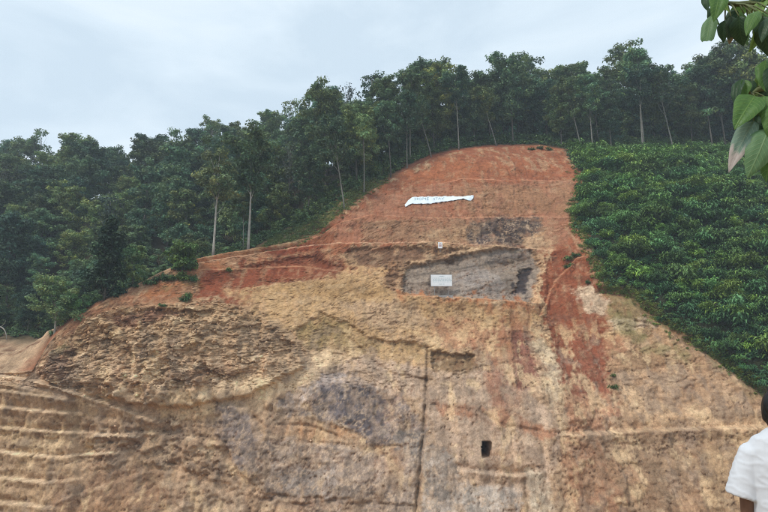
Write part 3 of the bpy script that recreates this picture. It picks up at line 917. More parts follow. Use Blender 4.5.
#@@OBJECTS
# ------------------------------------------------------------------ trees
def leaf_quads(cen, rad, per, size, r, flat=0.65, up=0.8, aspect=0.5):
    """diamond leaf faces spread over clumps; returns verts, quads, clump index"""
    n = len(cen)
    ci = np.repeat(np.arange(n), per)
    d = r.normal(size=(len(ci), 3))
    d /= np.linalg.norm(d, axis=1)[:, None]
    rr = r.random(len(ci)) ** 0.45
    p = d * rr[:, None] * rad[ci][:, None] * np.array([1, 1, flat])
    pos = cen[ci] + p
    nrm = d * 0.7 + np.array([0, 0, up]) + r.normal(size=d.shape) * 0.45
    nrm /= np.linalg.norm(nrm, axis=1)[:, None]
    tg = np.cross(nrm, r.normal(size=d.shape))
    tg /= np.linalg.norm(tg, axis=1)[:, None] + 1e-9
    bt = np.cross(nrm, tg)
    L = size * (0.7 + 0.6 * r.random(len(ci)))[:, None]
    tip = tg * L - np.array([0, 0, 0.25]) * L
    v = np.stack([pos - tg * L * 0.8, pos + bt * L * aspect, pos + tip, pos - bt * L * aspect], 1).reshape(-1, 3)
    q = np.arange(len(v)).reshape(-1, 4)
    return v, q, ci


def leaf_cols(ci, n, base, r, cv=0.3, lv=0.2, yel=0.08):
    b = np.array(base)
    k = 1 + cv * (r.random(n) * 2 - 1)
    hue = r.random(n)
    c = b[None] * k[ci][:, None] * (1 + lv * (r.random(len(ci)) * 2 - 1))[:, None]
    c *= np.stack([0.85 + 0.35 * hue[ci], np.ones(len(ci)), 1.1 - 0.25 * hue[ci]], 1)
    y = r.random(len(ci)) < yel
    c[y] *= np.array([1.6, 1.35, 0.9])
    return np.repeat(c, 4, 0)


def tree_parts(seed, H, bare, cr, leaf=0.27, nclump=85, per=55, lean=(0, 0), r0=0.2, base=(0.045, 0.085, 0.045),
               cr_shape='dome', bark=None, clump=1.0, limbs=14, flat=0.65, cv=0.32):
    r = np.random.default_rng(seed)
    top = H * 0.93
    axis = []
    bx, by = r.normal(size=2) * 0.25
    for k in range(9):
        t = k / 8
        axis.append(np.array([lean[0] * t + bx * math.sin(3.0 * t + seed), lean[1] * t + by * math.sin(2.3 * t + 1), top * t]))
    axis = np.array(axis)
    axis -= axis[0]
    A = lambda t: np.array([np.interp(t, np.linspace(0, 1, 9), axis[:, j]) for j in range(3)])
    mb = MB()
    a0 = axis.copy()
    a0[0, 2] -= 0.8
    mb.tube(a0, [r0 * (1.25 if k == 0 else 1.0) * (1 - 0.78 * k / 8) for k in range(9)], 8)
    ch = H * (1 - bare)
    cz = H * bare + ch * 0.5
    cen = []
    tries = 0
    # a handful of boughs; the clumps gather round them so the outline stays uneven
    boughs = []
    for k in range(limbs):
        t = (k + 0.5) / limbs
        z = (t ** 0.8) * ch + H * bare
        h = (z - H * bare) / ch
        if cr_shape == 'dome': w_ = cr * (0.35 + 0.65 * math.sin(math.pi * min(1, 0.18 + 0.78 * h)))
        elif cr_shape == 'flat': w_ = cr * (0.25 + 0.75 * h)
        elif cr_shape == 'cone': w_ = cr * (1.02 - 0.80 * h ** 1.6)
        else: w_ = cr * (0.55 + 0.45 * math.sin(math.pi * h))
        a = k * 2.39996 + r.random() * 0.9
        q = w_ * (0.35 + 0.65 * r.random())
        ax = A(min(1, z / top))
        boughs.append((np.array([ax[0] + q * math.cos(a), ax[1] + q * math.sin(a), z]), w_))
    for k in range(nclump):
        b, w_ = boughs[r.integers(len(boughs))]
        o_ = r.normal(size=3) * np.array([0.42, 0.42, 0.30]) * min(w_, 2.6) * (0.75 if cr_shape == 'cone' else 1)
        cen.append(b + o_)
    cen = np.array(cen)
    cen[:, 2] = np.minimum(cen[:, 2], H - 0.3 * r.random(len(cen)))
    rad = clump * (0.65 + 0.6 * r.random(len(cen)))
    for b, w_ in boughs:
        z0 = max(H * bare * 0.75, b[2] - 0.35 * ch * (0.5 + r.random() * 0.5) - 0.3)
        s = A(min(1, z0 / top))
        m = s * 0.45 + b * 0.55 + np.array([0, 0, -0.12 * np.linalg.norm(b - s)])
        rr = r0 * 0.36 * (0.7 + 0.5 * r.random())
        mb.tube([s, m, b], [rr, rr * 0.65, rr * 0.25], 5)
    for k in range(0, len(cen), 3):
        b = boughs[int(np.argmin([np.linalg.norm(cen[k] - q[0]) for q in boughs]))][0]
        mb.tube([b, (b + cen[k]) / 2 + np.array([0, 0, 0.1]), cen[k]], [r0 * 0.1, r0 * 0.07, r0 * 0.03], 4)
    v, q, ci = leaf_quads(cen, rad, per, leaf, r, flat)
    col = leaf_cols(ci, len(cen), base, r, cv)
    return mb, (v, q, col), bark or M_BARK


def tree_proto(name, *a, **k):
    mb, (v, q, col), bark = tree_parts(*a, **k)
    root = bpy.data.objects.new(name, None)
    t = mb.build('trunk', bark, None, smooth=True, link=False)
    c = mesh_obj('crown', v, q, M_LEAF, None, col=col, link=False)
    return root, t, c


def place(proto, loc, rz, s, label, cat, group=None, sz=None, name=None):
    r0, *parts = proto
    o = r0.copy()
    if name: o.name = name
    COL.objects.link(o)
    o.location = loc
    o.rotation_euler = (0, 0, rz)
    o.scale = (s, s, sz or s)
    tag(o, label, cat, group)
    for p in parts:
        c = p.copy()
        COL.objects.link(c)
        c.parent = o
    return o


DG = (0.118, 0.190, 0.094)
DG2 = (0.094, 0.156, 0.088)
LG = (0.160, 0.238, 0.104)
domes = [tree_proto('forest_tree', 20 + k, [15.5, 17, 14, 18, 15, 16.5][k], [0.26, 0.32, 0.2, 0.34, 0.24, 0.30][k], [3.6, 3.3, 3.9, 3.4, 3.0, 3.7][k],
                    base=[DG, DG2, LG, DG, DG2, DG][k], nclump=120, per=82, cr_shape=['dome', 'flat', 'dome', 'dome', 'dome', 'flat'][k],
                    lean=[(0.4, 0), (-0.6, 0.3), (0, 0), (0.5, 0.5), (0, -0.4), (-0.3, 0)][k], r0=0.17) for k in range(6)]
talls = [tree_proto('tall_tree', 40 + k, [18, 19.5, 17][k], [0.55, 0.58, 0.52][k], [2.7, 3.2, 2.5][k], base=[DG, DG, LG][k], nclump=66, per=78,
                    cr_shape=['dome', 'flat', 'dome'][k], lean=[(0.6, 0), (-1.0, 0), (0.2, 0.3)][k], r0=0.15, bark=[M_BARK, M_MID, M_MID][k], clump=0.9) for k in range(3)]
leaners = [tree_proto('leaning_tree', 50 + k, [16.5, 17.5][k], 0.5, [2.8, 3.1][k], base=[DG, DG2][k], nclump=66, per=78,
                      lean=[(-4.2, 0.5), (-2.6, 0.3)][k], r0=0.13, bark=M_MID, clump=0.95) for k in range(2)]
thin = [tree_proto('sparse_tree', 60 + k, [18, 19][k], 0.45, [2.6, 2.9][k], base=[(0.06, 0.085, 0.06), DG][k], nclump=40, per=[16, 26][k],
                   lean=[(0.3, 0), (-0.5, 0)][k], r0=0.13, bark=M_TWIG, clump=0.95, leaf=0.28, limbs=20) for k in range(2)]

bushy = [tree_proto('understory_tree', 65 + k, [6.5, 8.0][k], 0.10, [2.3, 2.1][k], base=[DG2, DG][k], nclump=46, per=52, r0=0.08, clump=0.85, cr_shape='round') for k in range(2)]
us_ = []
used = []


def spot(px, py, label, proto, top_py, cat='tree', rz=0.0, name=None, dz=-0.15, sx=None, back=0.9):
    """a tree whose foot shows at (px, py) and whose top reaches top_py"""
    k_ = [np.interp(px, [e_[0] for e_ in EDGE], E3[:, j]) for j in range(3)]
    yy = k_[1] + back
    xx = (px - 384) / F_PX * (yy * CP + k_[2] * SP)
    p = Vector((xx, yy, drop(xx, yy)))
    d = p.y * CP + p.z * SP
    k = (256 - top_py) / F_PX
    # height z such that the point above p projects to top_py
    z = p.y * (SP + CP * k) / (CP - SP * k)
    Hp = max(v.co.z for v in proto[2].data.vertices)
    s = (z - p.z) / Hp
    used.append((p.x, p.y, 2.0))
    return place(proto, (p.x, p.y, p.z + dz), rz, sx or s, label, cat, None, sz=s, name=name)


T_pale1 = tree_proto('pale_trunk_tree', 71, 17, 0.52, 2.6, base=(0.130, 0.200, 0.125), nclump=64, per=60, r0=0.2, bark=M_PALE, lean=(0.2, 0), clump=0.95, limbs=16)
T_pale2 = tree_proto('pale_trunk_tree', 72, 18, 0.55, 4.4, base=(0.140, 0.225, 0.115), nclump=130, per=72, r0=0.21, bark=M_PALE, lean=(-0.5, 0), cr_shape='flat', clump=1.05, limbs=16)
spot(213, 253, 'slender pale trunked tree with thin sparse crown at the lip of the spur', T_pale1, 148)
spot(248, 250, 'tall pale trunked tree with wide spreading light green crown at the lip of the spur', T_pale2, 134)
T_lone = tree_proto('young_tree', 73, 7.6, 0.30, 2.7, base=(0.210, 0.320, 0.150), nclump=90, per=90, r0=0.14, bark=M_PALE, clump=0.72, leaf=0.17, lean=(-0.5, 0), cr_shape='round')
spot(54, 330, 'young light green round tree with pale trunk beside the foot of the spur', T_lone, 273)
T_lone2 = tree_proto('young_tree', 79, 5.6, 0.18, 1.9, base=(0.170, 0.300, 0.105), nclump=50, per=90, r0=0.1, bark=M_BARK, clump=0.7, leaf=0.18, cr_shape='round')
spot(70, 318, 'low bushy bright green tree beside the pale trunked young tree', T_lone2, 288)
T_col = tree_proto('columnar_tree', 74, 12.5, 0.08, 2.2, base=(0.060, 0.104, 0.050), nclump=190, per=60, r0=0.16, cr_shape='cone', clump=0.7, leaf=0.26, limbs=26, flat=0.9)
spot(104, 303, 'dark columnar conifer like tree standing behind the spur', T_col, 214, back=0.4)
T_by = tree_proto('young_tree', 75, 6.2, 0.30, 2.0, base=(0.125, 0.220, 0.110), nclump=46, per=60, r0=0.09, clump=0.72, leaf=0.26, cr_shape='round')
spot(133, 287, 'young dark green tree between the columnar tree and the spur rim', T_by, 244)
T_rd = tree_proto('small_tree', 76, 3.3, 0.22, 1.25, base=(0.095, 0.185, 0.060), nclump=75, per=60, r0=0.07, clump=0.5, leaf=0.2, cr_shape='round')
spot(183, 268, 'small rounded dark green tree alone on the red rim of the spur', T_rd, 241, back=-2.6)
spot(345, 206, 'leaning pale trunk tree beside the red track at the cut edge', leaners[1], 116, rz=0.2)
spot(364, 192, 'tall pale trunked tree just above the leaning trunk on the cut edge', talls[2], 112, rz=1.0)
spot(391, 178, 'thin straight trunked tree at the cut edge level with the banner', talls[0], 98, rz=2.2)
spot(407, 168, 'thin trunked tree next to the strongly bent pale trunk', talls[2], 92, rz=4.0)
spot(432, 157, 'tree with strongly bent pale trunk at the top of the red cut', leaners[0], 90, rz=0.0)
spot(459, 150, 'tallest straight pale trunked tree at the top of the red cut', talls[1], 70, rz=0.5)
spot(497, 145, 'pale trunk leaning tree over the crest of the red cut', leaners[0], 84, rz=0.15)
spot(582, 152, 'slim leaning tree where the scrub meets the red crest', leaners[1], 76, rz=0.0)
spot(593, 154, 'slim straight pale trunked tree at the upper corner of the scrub', talls[2], 74, rz=3.0)
spot(643, 150, 'tall slim pale trunked tree at the top of the scrub slope', talls[1], 66, rz=2.0)
spot(674, 152, 'slightly leaning thin trunk tree at the top of the scrub slope', leaners[1], 66, rz=0.3)
spot(713, 150, 'thin dark trunked straight tree at the top of the scrub slope', talls[0], 62, rz=1.5)

ptsE = xs, ye


def lip_y(x):
    return float(np.interp(x, xs, ye))


def tree_ok(x, y, sp):
    for (a, b, r_) in used:
        if (a - x) ** 2 + (b - y) ** 2 < (sp * 0.5 + r_ * 0.5) ** 2 * 1.0:
            return False
    return True


rt = random.Random(11)
n_forest = 0
used = [(a, b, 3.0) for a, b, c_ in used]
SL, SR = 'forest on the slope behind the spur', 'forest on the hilltop above the red cut and scrub'
LBL = {('dome', 0): 'dark green dense crowned broadleaf tree in the forest behind the spur',
       ('tall', 0): 'tall slim trunked tree rising among the forest behind the spur',
       ('thin', 0): 'sparse crowned twiggy tree in the forest behind the spur',
       ('dome', 1): 'dark green dense crowned broadleaf tree in the hilltop forest above the scrub',
       ('tall', 1): 'tall slim trunked tree in the hilltop forest above the scrub',
       ('thin', 1): 'sparse twiggy half bare tree on the hilltop skyline above the scrub'}
for it in range(16000):
    if n_forest >= 285: break
    x = rt.uniform(-112, 98)
    ly = lip_y(x)
    side = 0 if x < -6 else 1
    dmax = (168 if x < -20 else 160) if side == 0 else ly + 26
    y0 = ly + 1.6
    if x < -41: y0 = 95.5
    elif x < -26: y0 = ly + 8.5
    elif x < -2: y0 = ly + (3.0 if x < -20 else 6.5)
    if y0 >= dmax: continue
    y = y0 + (dmax - y0) * rt.random()
    # only what the picture could show, and a little beyond
    pxx = 384 + F_PX * x / (y * 1.04)
    if pxx < -70 or pxx > 860: continue
    dist = y - ly
    sp = 4.3 if side else 4.7
    if not tree_ok(x, y, sp): continue
    z = drop(x, y)
    if z is None: continue
    used.append((x, y, sp))
    q = rt.random()
    edge = dist < 5
    if side == 1:
        kind = 'tall' if q < (0.14 if edge else 0.15) else ('thin' if q > (0.80 if dist > 8 else 0.92) else 'dome')
    else:
        kind = 'tall' if q < (0.30 if (edge and x > -26) else 0.07) else ('thin' if q > 0.94 else 'dome')
    lib = {'dome': domes, 'tall': talls, 'thin': thin}[kind]
    p = lib[rt.randrange(len(lib))]
    s = rt.uniform(0.66, 1.2)
    if side == 0 and y < 104: s *= 0.78
    if side == 1 and x > 20: s *= 1.06
    look = {'dome': ['dark green round crowned', 'dark green flat topped', 'light green low crowned', 'tall dome crowned', 'blackish green narrow crowned', 'broad flat topped'],
            'tall': ['tall slim dark trunked', 'tall slim pale trunked flat topped', 'tall slim pale trunked'], 'thin': ['sparse half bare twiggy', 'thinly leaved twiggy']}[kind][lib.index(p)]
    if side == 0:
        stand = 'at the foot of the forest behind the spur' if dist < 14 or y < 106 else ('on the skyline ridge behind the spur' if y > 148 else 'on the forested slope behind the spur')
        if x > -22 and dist < 12: stand = 'at the forest edge above the grassy bank'
    else:
        stand = 'in the forest above the red summit' if x < 27 else 'in the hilltop forest above the scrub slope'
        if dist > 14: stand = 'deep in the forest behind the red summit' if x < 27 else 'deep in the hilltop forest'
    lab = look + ' tree ' + stand
    place(p, (x, y, z - 0.2), rt.uniform(0, 6.28), s, lab, 'tree', lab.replace(' tree ', ' trees '), sz=s * rt.uniform(0.85, 1.12))
    n_forest += 1
print('forest trees', n_forest)


# ------------------------------------------------------------------ undergrowth (uncountable) and scrub
def clump_field(name, pts, rads, per, leaf, base, mat, label, cat, seed, flat=0.7, aspect=0.4, cv=0.3):
    r = np.random.default_rng(seed)
    v, q, ci = leaf_quads(np.array(pts), np.array(rads), per, leaf, r, flat, 0.7, aspect)
    o = mesh_obj(name, v, q, mat, col=leaf_cols(ci, len(pts), base, r, cv))
    tag(o, label, cat, kind='stuff')
    return o


n_us = 0
for it in range(4000):
    if n_us >= 120: break
    x = rt.uniform(-6, 92)
    ly = lip_y(x)
    y = ly + rt.uniform(7, 22)
    z = drop(x, y)
    if z is None or 384 + F_PX * x / (y * 1.04) > 850: continue
    if any((a - x) ** 2 + (b - y) ** 2 < 2.9 ** 2 for a, b in us_): continue
    us_.append((x, y))
    place(bushy[rt.randrange(2)], (x, y, z - 0.2), rt.uniform(0, 6.28), rt.uniform(0.8, 1.25), 'low bushy understory tree between the trunks of the hilltop forest', 'tree', 'understory of the hilltop forest')
    n_us += 1
ug, ugr = [], []
for k in range(2600):
    x = rt.uniform(-100, 95)
    ly = lip_y(x)
    if x < -41: d0, d1 = 95.5 - ly, 112 - ly
    elif x < -2: d0, d1 = (2.2 if x < -20 else 4.6), 14
    else: d0, d1 = 2.2, 12
    if 8 < x < 27: d0 = 3.0
    y = ly + d0 + (d1 - d0) * rt.random() ** 1.4
    z = drop(x, y)
    if z is None: continue
    rr = rt.uniform(0.5, 1.15) if y - ly - d0 > 1.5 else rt.uniform(0.35, 0.7)
    ug.append((x, y, z + rr * 0.55))
    ugr.append(rr)
    if rr > 0.8:
        ug.append((x + rt.uniform(-.5, .5), y, z + rr * 1.5)); ugr.append(rr * 0.8)
clump_field('undergrowth', ug, ugr, 40, 0.28, (0.085, 0.155, 0.072), M_LEAF, 'dense dark green undergrowth along the foot of the forest', 'undergrowth', 5)

# grass strip and weeds on the shoulder beyond the left lip
gp, gr_ = [], []
for k in range(1500):
    px = rt.uniform(262, 388)
    py = np.interp(px, [p[0] for p in EDGE], [p[1] for p in EDGE])
    P = hit0(px, py + 0.5)
    y = P[1] + 6.5 * rt.random() ** 0.8 - 0.4
    z = drop(P[0], y)
    if z is None: continue
    if rt.random() < 0.35: continue
    gp.append((P[0], y, z + 0.08)); gr_.append(rt.uniform(0.25, 0.55))
clump_field('grass', gp, gr_, 34, 0.16, (0.130, 0.185, 0.070), M_GRASS, 'thin grass and weeds along the lip of the cut', 'grass', 6, 0.45, 0.22)


def shrub_mesh(seed, R_, H_, nfrond, base, L0=0.85, wd=0.12):
    r = np.random.default_rng(seed)
    vs, qs, cs = [], [], []
    heads = [(r.normal() * R_ * 0.42, r.normal() * R_ * 0.42, H_ * (0.45 + 0.55 * r.random())) for _ in range(9)]
    tone = 0.6 + 0.8 * r.random(9)
    for k in range(nfrond):
        h = r.integers(9)
        c0 = np.array(heads[h]) + r.normal(size=3) * np.array([0.16, 0.16, 0.14]) * R_
        a = r.random() * 6.283
        up = 0.25 + 0.75 * r.random()
        L = L0 * (0.65 + 0.6 * r.random())
        d = np.array([math.cos(a), math.sin(a), 0])
        sd = np.array([-math.sin(a), math.cos(a), 0.25 * r.normal()])
        n0 = len(vs)
        for j, t in enumerate((0, 0.45, 1.0)):
            p = c0 + d * L * t * 0.8 + np.array([0, 0, L * (up * t - 1.0 * t * t)])
            ww = wd * L * (0.55, 1.0, 0.08)[j]
            vs += [p - sd * ww, p + sd * ww]
        qs += [(n0, n0 + 1, n0 + 3, n0 + 2), (n0 + 2, n0 + 3, n0 + 5, n0 + 4)]
        c = np.array(base) * tone[h] * (0.8 + 0.4 * r.random())
        if r.random() < 0.1: c = c * np.array([1.5, 1.3, 0.9])
        cs += [c] * 6
    return np.array(vs), np.array(qs), np.array(cs)


SB = [(0.128, 0.240, 0.072), (0.104, 0.208, 0.068), (0.165, 0.285, 0.078), (0.100, 0.195, 0.066), (0.130, 0.232, 0.084)]
shrubs = []
for k in range(5):
    v, q, c = shrub_mesh(100 + k, 1.65 + 0.12 * (k % 3), 1.1 + 0.18 * (k % 4), 760, SB[k], 0.58, 0.13)
    shrubs.append((mesh_obj('shrub', v, q, M_SHRUB, col=c, link=False),))
vb_, qb_, cb_ = shrub_mesh(120, 1.3, 1.1, 480, (0.170, 0.330, 0.080), 0.55, 0.13)
bright = (mesh_obj('shrub', vb_, qb_, M_SHRUB, col=cb_, link=False),)

cand = []
mk = SCRUB_M.reshape(NR, -1)
for it in range(30000):
    i, j = rt.randrange(20, NR - 4), rt.randrange(0, len(xs) - 1)
    if mk[i, j] < 0.8: continue
    if xs[j] > 60 and rt.random() > 3.0: continue
    p = (AX[i, j], AY[i, j], AZ[i, j])
    if any((p[0] - c[0]) ** 2 + (p[1] - c[1]) ** 2 + (p[2] - c[2]) ** 2 < 1.55 ** 2 for c in cand): continue
    cand.append(p)
inframe, outside = [], []
for p in cand:
    u_, v_ = project(np.array(p))
    (inframe if (u_ < 790 and v_ < 540) else outside).append((p, u_, v_))
inframe.sort(key=lambda c: c[0][1])
print('scrub candidates', len(inframe), len(outside))
singles, rest = inframe[:298], inframe[298:] + outside
def zone(u, v, fr):
    if fr < 12 and v > 280: return 'hanging over the lip of the buff bank'
    if fr < 14: return 'along the edge of the red gully'
    if v > 280: return 'in the scrub just above the buff bank'
    if v > 220: return 'in the middle of the scrub slope'
    return 'high on the scrub slope near the forest'


for p, u_, v_ in singles:
    fringe = float(poly_sd(np.array([u_]), np.array([v_]), SCRUB)[0])
    br = 0.62 if (fringe < 14 and v_ > 255 and u_ < 700) else (0.12 if v_ > 230 else 0.02)
    isb = rt.random() < br
    pr = bright if isb else shrubs[rt.randrange(5)]
    s = rt.choice((0.7, 0.9, 1.0, 1.1, 1.45)) * rt.uniform(0.85, 1.1) * (0.62 if fringe < 8 else 1)
    o = place((pr[0],), (p[0], p[1], p[2] - 0.12), rt.uniform(0, 6.28), s,
              ('bright yellow green leafy shrub ' if isb else 'dark green leafy shrub ') + zone(u_, v_, fringe),
              'shrub', ('bright' if isb else 'dark') + ' shrubs ' + zone(u_, v_, fringe))
# the remaining shrubs up the slope read as one mass
vs, qs, cs, n0 = [], [], [], 0
lib = [shrub_mesh(140 + k, 1.7, 1.2, 220, SB[k], 0.68, 0.16) for k in range(5)]
for p, u_, v_ in rest:
    v, q, c = lib[rt.randrange(5)]
    a, s = rt.uniform(0, 6.28), rt.uniform(0.85, 1.2)
    rot = np.array([[math.cos(a), -math.sin(a), 0], [math.sin(a), math.cos(a), 0], [0, 0, 1]])
    vs.append((v * s) @ rot.T + np.array(p)); qs.append(q + n0); cs.append(c * rt.uniform(0.75, 1.25)); n0 += len(v)
tag(mesh_obj('scrub_cover', np.vstack(vs), np.vstack(qs), M_SHRUB, col=np.vstack(cs)), 'dense dark green scrub covering the upper slope beside the cut', 'scrub', kind='stuff')
# low leaves filling the gaps
fp, fr_ = [], []
for it in range(20000):
    i, j = rt.randrange(20, NR - 4), rt.randrange(0, len(xs) - 1)
    if mk[i, j] < 0.5 or xs[j] > 66: continue
    fp.append((AX[i, j], AY[i, j] - 0.1, AZ[i, j] + 0.15)); fr_.append(rt.uniform(0.35, 0.85))
clump_field('ground_cover', fp[:4200], fr_[:4200], 26, 0.2, (0.095, 0.200, 0.074), M_SHRUB, 'low leafy ground cover between the shrubs', 'ground cover', 8, 0.6, 0.35)

# ragged fringe of grass where the scrub ends
ep, er = [], []
for k in range(900):
    i = rt.randrange(1, 14); t = rt.random()
    a, b = SCRUB[i], SCRUB[i + 1]
    p, n = cast(a[0] + (b[0] - a[0]) * t + rt.gauss(-1, 4), a[1] + (b[1] - a[1]) * t + rt.gauss(1, 3.5))
    if p is None: continue
    ep.append((p.x, p.y - 0.05, p.z + 0.05)); er.append(rt.uniform(0.2, 0.5))
clump_field('fringe_grass', ep, er, 34, 0.17, (0.125, 0.200, 0.065), M_GRASS, 'ragged grass and small ferns along the edge of the scrub', 'grass', 16, 0.6, 0.22)

# weeds on the cut: each clump on its own
wv1 = shrub_mesh(160, 0.95, 0.55, 260, (0.085, 0.150, 0.050), 0.42, 0.14)
weed = (mesh_obj('weed_clump', *wv1[:2], M_SHRUB, col=wv1[2], link=False),)
WEEDS = [(146, 284, .8, 'low weed clump along the spur rim below the rounded tree'), (158, 281, 1.0, None), (169, 279, 1.1, None), (180, 278, 1.2, None), (190, 279, 1.0, None),
         (137, 287, .7, None), (151, 284, .9, None), (164, 281, 1.0, None), (175, 280, 1.1, None), (186, 280, 1.1, None), (194, 281, .8, None), (182, 301, 1.0, 'dark green weed clump on the ochre rock below the spur rim'), (189, 297, .9, None), (163, 306, .55, None),
         (228, 271, .7, 'small dark weed clump beside the red soil patch'), (531, 150, .9, 'green weed patch on the crest of the red cut'), (541, 149, 1.0, None), (549, 150, .8, None),
         (566, 268, 1.0, 'dark bush on the red gully beside the scrub'), (570, 260, 1.1, None), (577, 256, .8, None), (587, 283, .6, None), (612, 388, .7, 'small weed on the buff rock under the scrub'), (614, 376, .6, None)]
last = None
for k, (px, py, s, lb) in enumerate(WEEDS):
    p, n = cast(px, py)
    if p is None: continue
    if lb: last = lb
    place(weed, (p.x, p.y - 0.05, p.z - 0.08), k * 1.7, s, last, 'weeds', 'weeds: ' + last)

# loose stones on the broken lower right and at the foot of the spur
sv, sf, scol, n0 = [], [], [], 0
ico = np.array([(1, 0, 0), (-1, 0, 0), (0, 1, 0), (0, -1, 0), (0, 0, 1), (0, 0, -1)], float)
icf = np.array([(0, 2, 4), (2, 1, 4), (1, 3, 4), (3, 0, 4), (2, 0, 5), (1, 2, 5), (3, 1, 5), (0, 3, 5)])
rr_ = np.random.default_rng(77)
RO2 = RO.reshape(NR, -1)
for it in range(14000):
    i, j = rr_.integers(60, NR - 30), rr_.integers(120, len(xs) - 160)
    if RO2[i, j] < 0.35 + 0.6 * rr_.random() or mk[i, j] > 0.1 or hole[i, j]: continue
    s = 0.07 + 0.22 * rr_.random() ** 4
    v = ico * (0.6 + 0.8 * rr_.random((6, 1))) * s
    v = v @ np.linalg.qr(rr_.normal(size=(3, 3)))[0]
    sv.append(v + np.array([AX[i, j], AY[i, j] - 0.02, AZ[i, j]])); sf.append(icf + n0); n0 += 6
    scol.append(np.clip(FC[i, j] * rr_.uniform(0.75, 1.35), 0, 0.7))
sc = np.repeat(np.array(scol), 6, 0)
tag(mesh_obj('loose_stones', np.vstack(sv), np.vstack(sf), M_EARTH, col=sc), 'loose stones strewn over the broken rock face', 'stones', kind='stuff')

# ------------------------------------------------------------------ banner, boards, pole
M_BANNER = plain('banner_cloth', (0.74, 0.80, 0.84), 0.6, 1.2, 0.06, 0.05)
M_BOARD = plain('board_paint', (0.80, 0.82, 0.83), 0.45, 2.0, 0.05, 0.0)
M_INK = plain('printed_ink', (0.30, 0.42, 0.46), 0.7, 5.0, 0.2, 0.0)
M_RED = plain('red_ink', (0.30, 0.07, 0.07), 0.7, 5.0, 0.2, 0.0)
M_STEEL = plain('weathered_steel', (0.22, 0.21, 0.20), 0.6, 12.0, 0.25, 0.0)
M_CONC = plain('concrete', (0.30, 0.29, 0.28), 0.9, 6.0, 0.2, 0.2)

BS = [0, 0.06, 0.13, 0.25, 0.40, 0.52, 0.66, 0.80, 0.87, 0.92, 0.97, 1.0]
BT = [(404.5, 205.6), (408, 201.5), (411.8, 198), (420, 197.6), (430, 197.3), (438, 197.2), (449, 197.0), (459, 197.2), (463, 197.6), (467, 196.6), (472, 196.0), (474, 196.2)]
BB = [(405.6, 207.8), (409, 205.6), (412, 204.4), (420, 204.6), (430, 204.4), (438, 203.2), (449, 201.8), (459, 200.2), (463, 199.6), (468, 201.2), (471, 201.2), (473.2, 199.0)]


def ban(s, t):
    a = (np.interp(s, BS, [p[0] for p in BT]), np.interp(s, BS, [p[1] for p in BT]))
    b = (np.interp(s, BS, [p[0] for p in BB]), np.interp(s, BS, [p[1] for p in BB]))
    p, n = cast(a[0] * t + b[0] * (1 - t), a[1] * t + b[1] * (1 - t))
    return p


NBX, NBY = 64, 9
grid = np.array([[tuple(ban(i / NBX, j / NBY)) for i in range(NBX + 1)] for j in range(NBY + 1)])
for _ in range(6):                                   # cloth bridges the small hollows under it
    g2 = grid.copy()
    g2[:, 1:-1] = (grid[:, :-2] + grid[:, 1:-1] * 2 + grid[:, 2:]) / 4
    g2[1:-1] = (g2[:-2] + g2[1:-1] * 2 + g2[2:]) / 4
    grid[..., 1] = g2[..., 1]
out_n = np.array([0, -0.72, 0.69])
for j in range(NBY + 1):
    for i in range(NBX + 1):
        grid[j, i] += out_n * (0.17 + 0.035 * math.sin(i * 0.9 + j * 0.5) + 0.02 * math.sin(i * 2.3 - j) + 0.05 * math.exp(-((i - 56) / 2.5) ** 2))
bo = grid[0, NBX // 2].copy()
brt = empty('banner', bo)
tag(brt, 'long white banner lying twisted on the red soil near the summit', 'banner')
gi = np.arange((NBX + 1) * (NBY + 1)).reshape(NBY + 1, NBX + 1)
bq = np.stack([gi[:-1, :-1], gi[:-1, 1:], gi[1:, 1:], gi[1:, :-1]], -1).reshape(-1, 4)
cl = mesh_obj('cloth', grid.reshape(-1, 3) - bo, bq, M_BANNER, brt, smooth=True)
sm = cl.modifiers.new('thickness', 'SOLIDIFY')
sm.thickness = 0.02
sm.offset = -1


def gsample(s, t):
    x, y = min(s * NBX, NBX - 1e-4), min(t * NBY, NBY - 1e-4)
    i, j = int(x), int(y)
    a, b = x - i, y - j
    return grid[j, i] * (1 - a) * (1 - b) + grid[j, i + 1] * a * (1 - b) + grid[j + 1, i] * (1 - a) * b + grid[j + 1, i + 1] * a * b


def text_mesh(txt):
    cu = bpy.data.curves.new('lettering', 'FONT')
    cu.body = txt
    cu.size = 1.0
    cu.resolution_u = 2
    to = bpy.data.objects.new('lettering', cu)
    COL.objects.link(to)
    bpy.context.view_layer.update()
    me = bpy.data.meshes.new_from_object(to.evaluated_get(bpy.context.evaluated_depsgraph_get()))
    V_ = np.array([v.co[:] for v in me.vertices])
    F_ = [tuple(p.vertices) for p in me.polygons]
    bpy.data.objects.remove(to)
    return V_, F_


for txt, s0, s1, t0, t1_, mt in (('HOME', 0.17, 0.38, 0.48, 0.86, M_INK), ('STAY', 0.45, 0.60, 0.42, 0.78, M_INK)):
    V_, F_ = text_mesh(txt)
    lo, hi = V_.min(0), V_.max(0)
    q = [gsample(s0 + (s1 - s0) * (v[0] - lo[0]) / (hi[0] - lo[0]), t0 + (t1_ - t0) * (v[1] - lo[1]) / (hi[1] - lo[1])) + out_n * 0.03 - bo for v in V_]
    mesh_obj('lettering', q, F_, mt, brt)

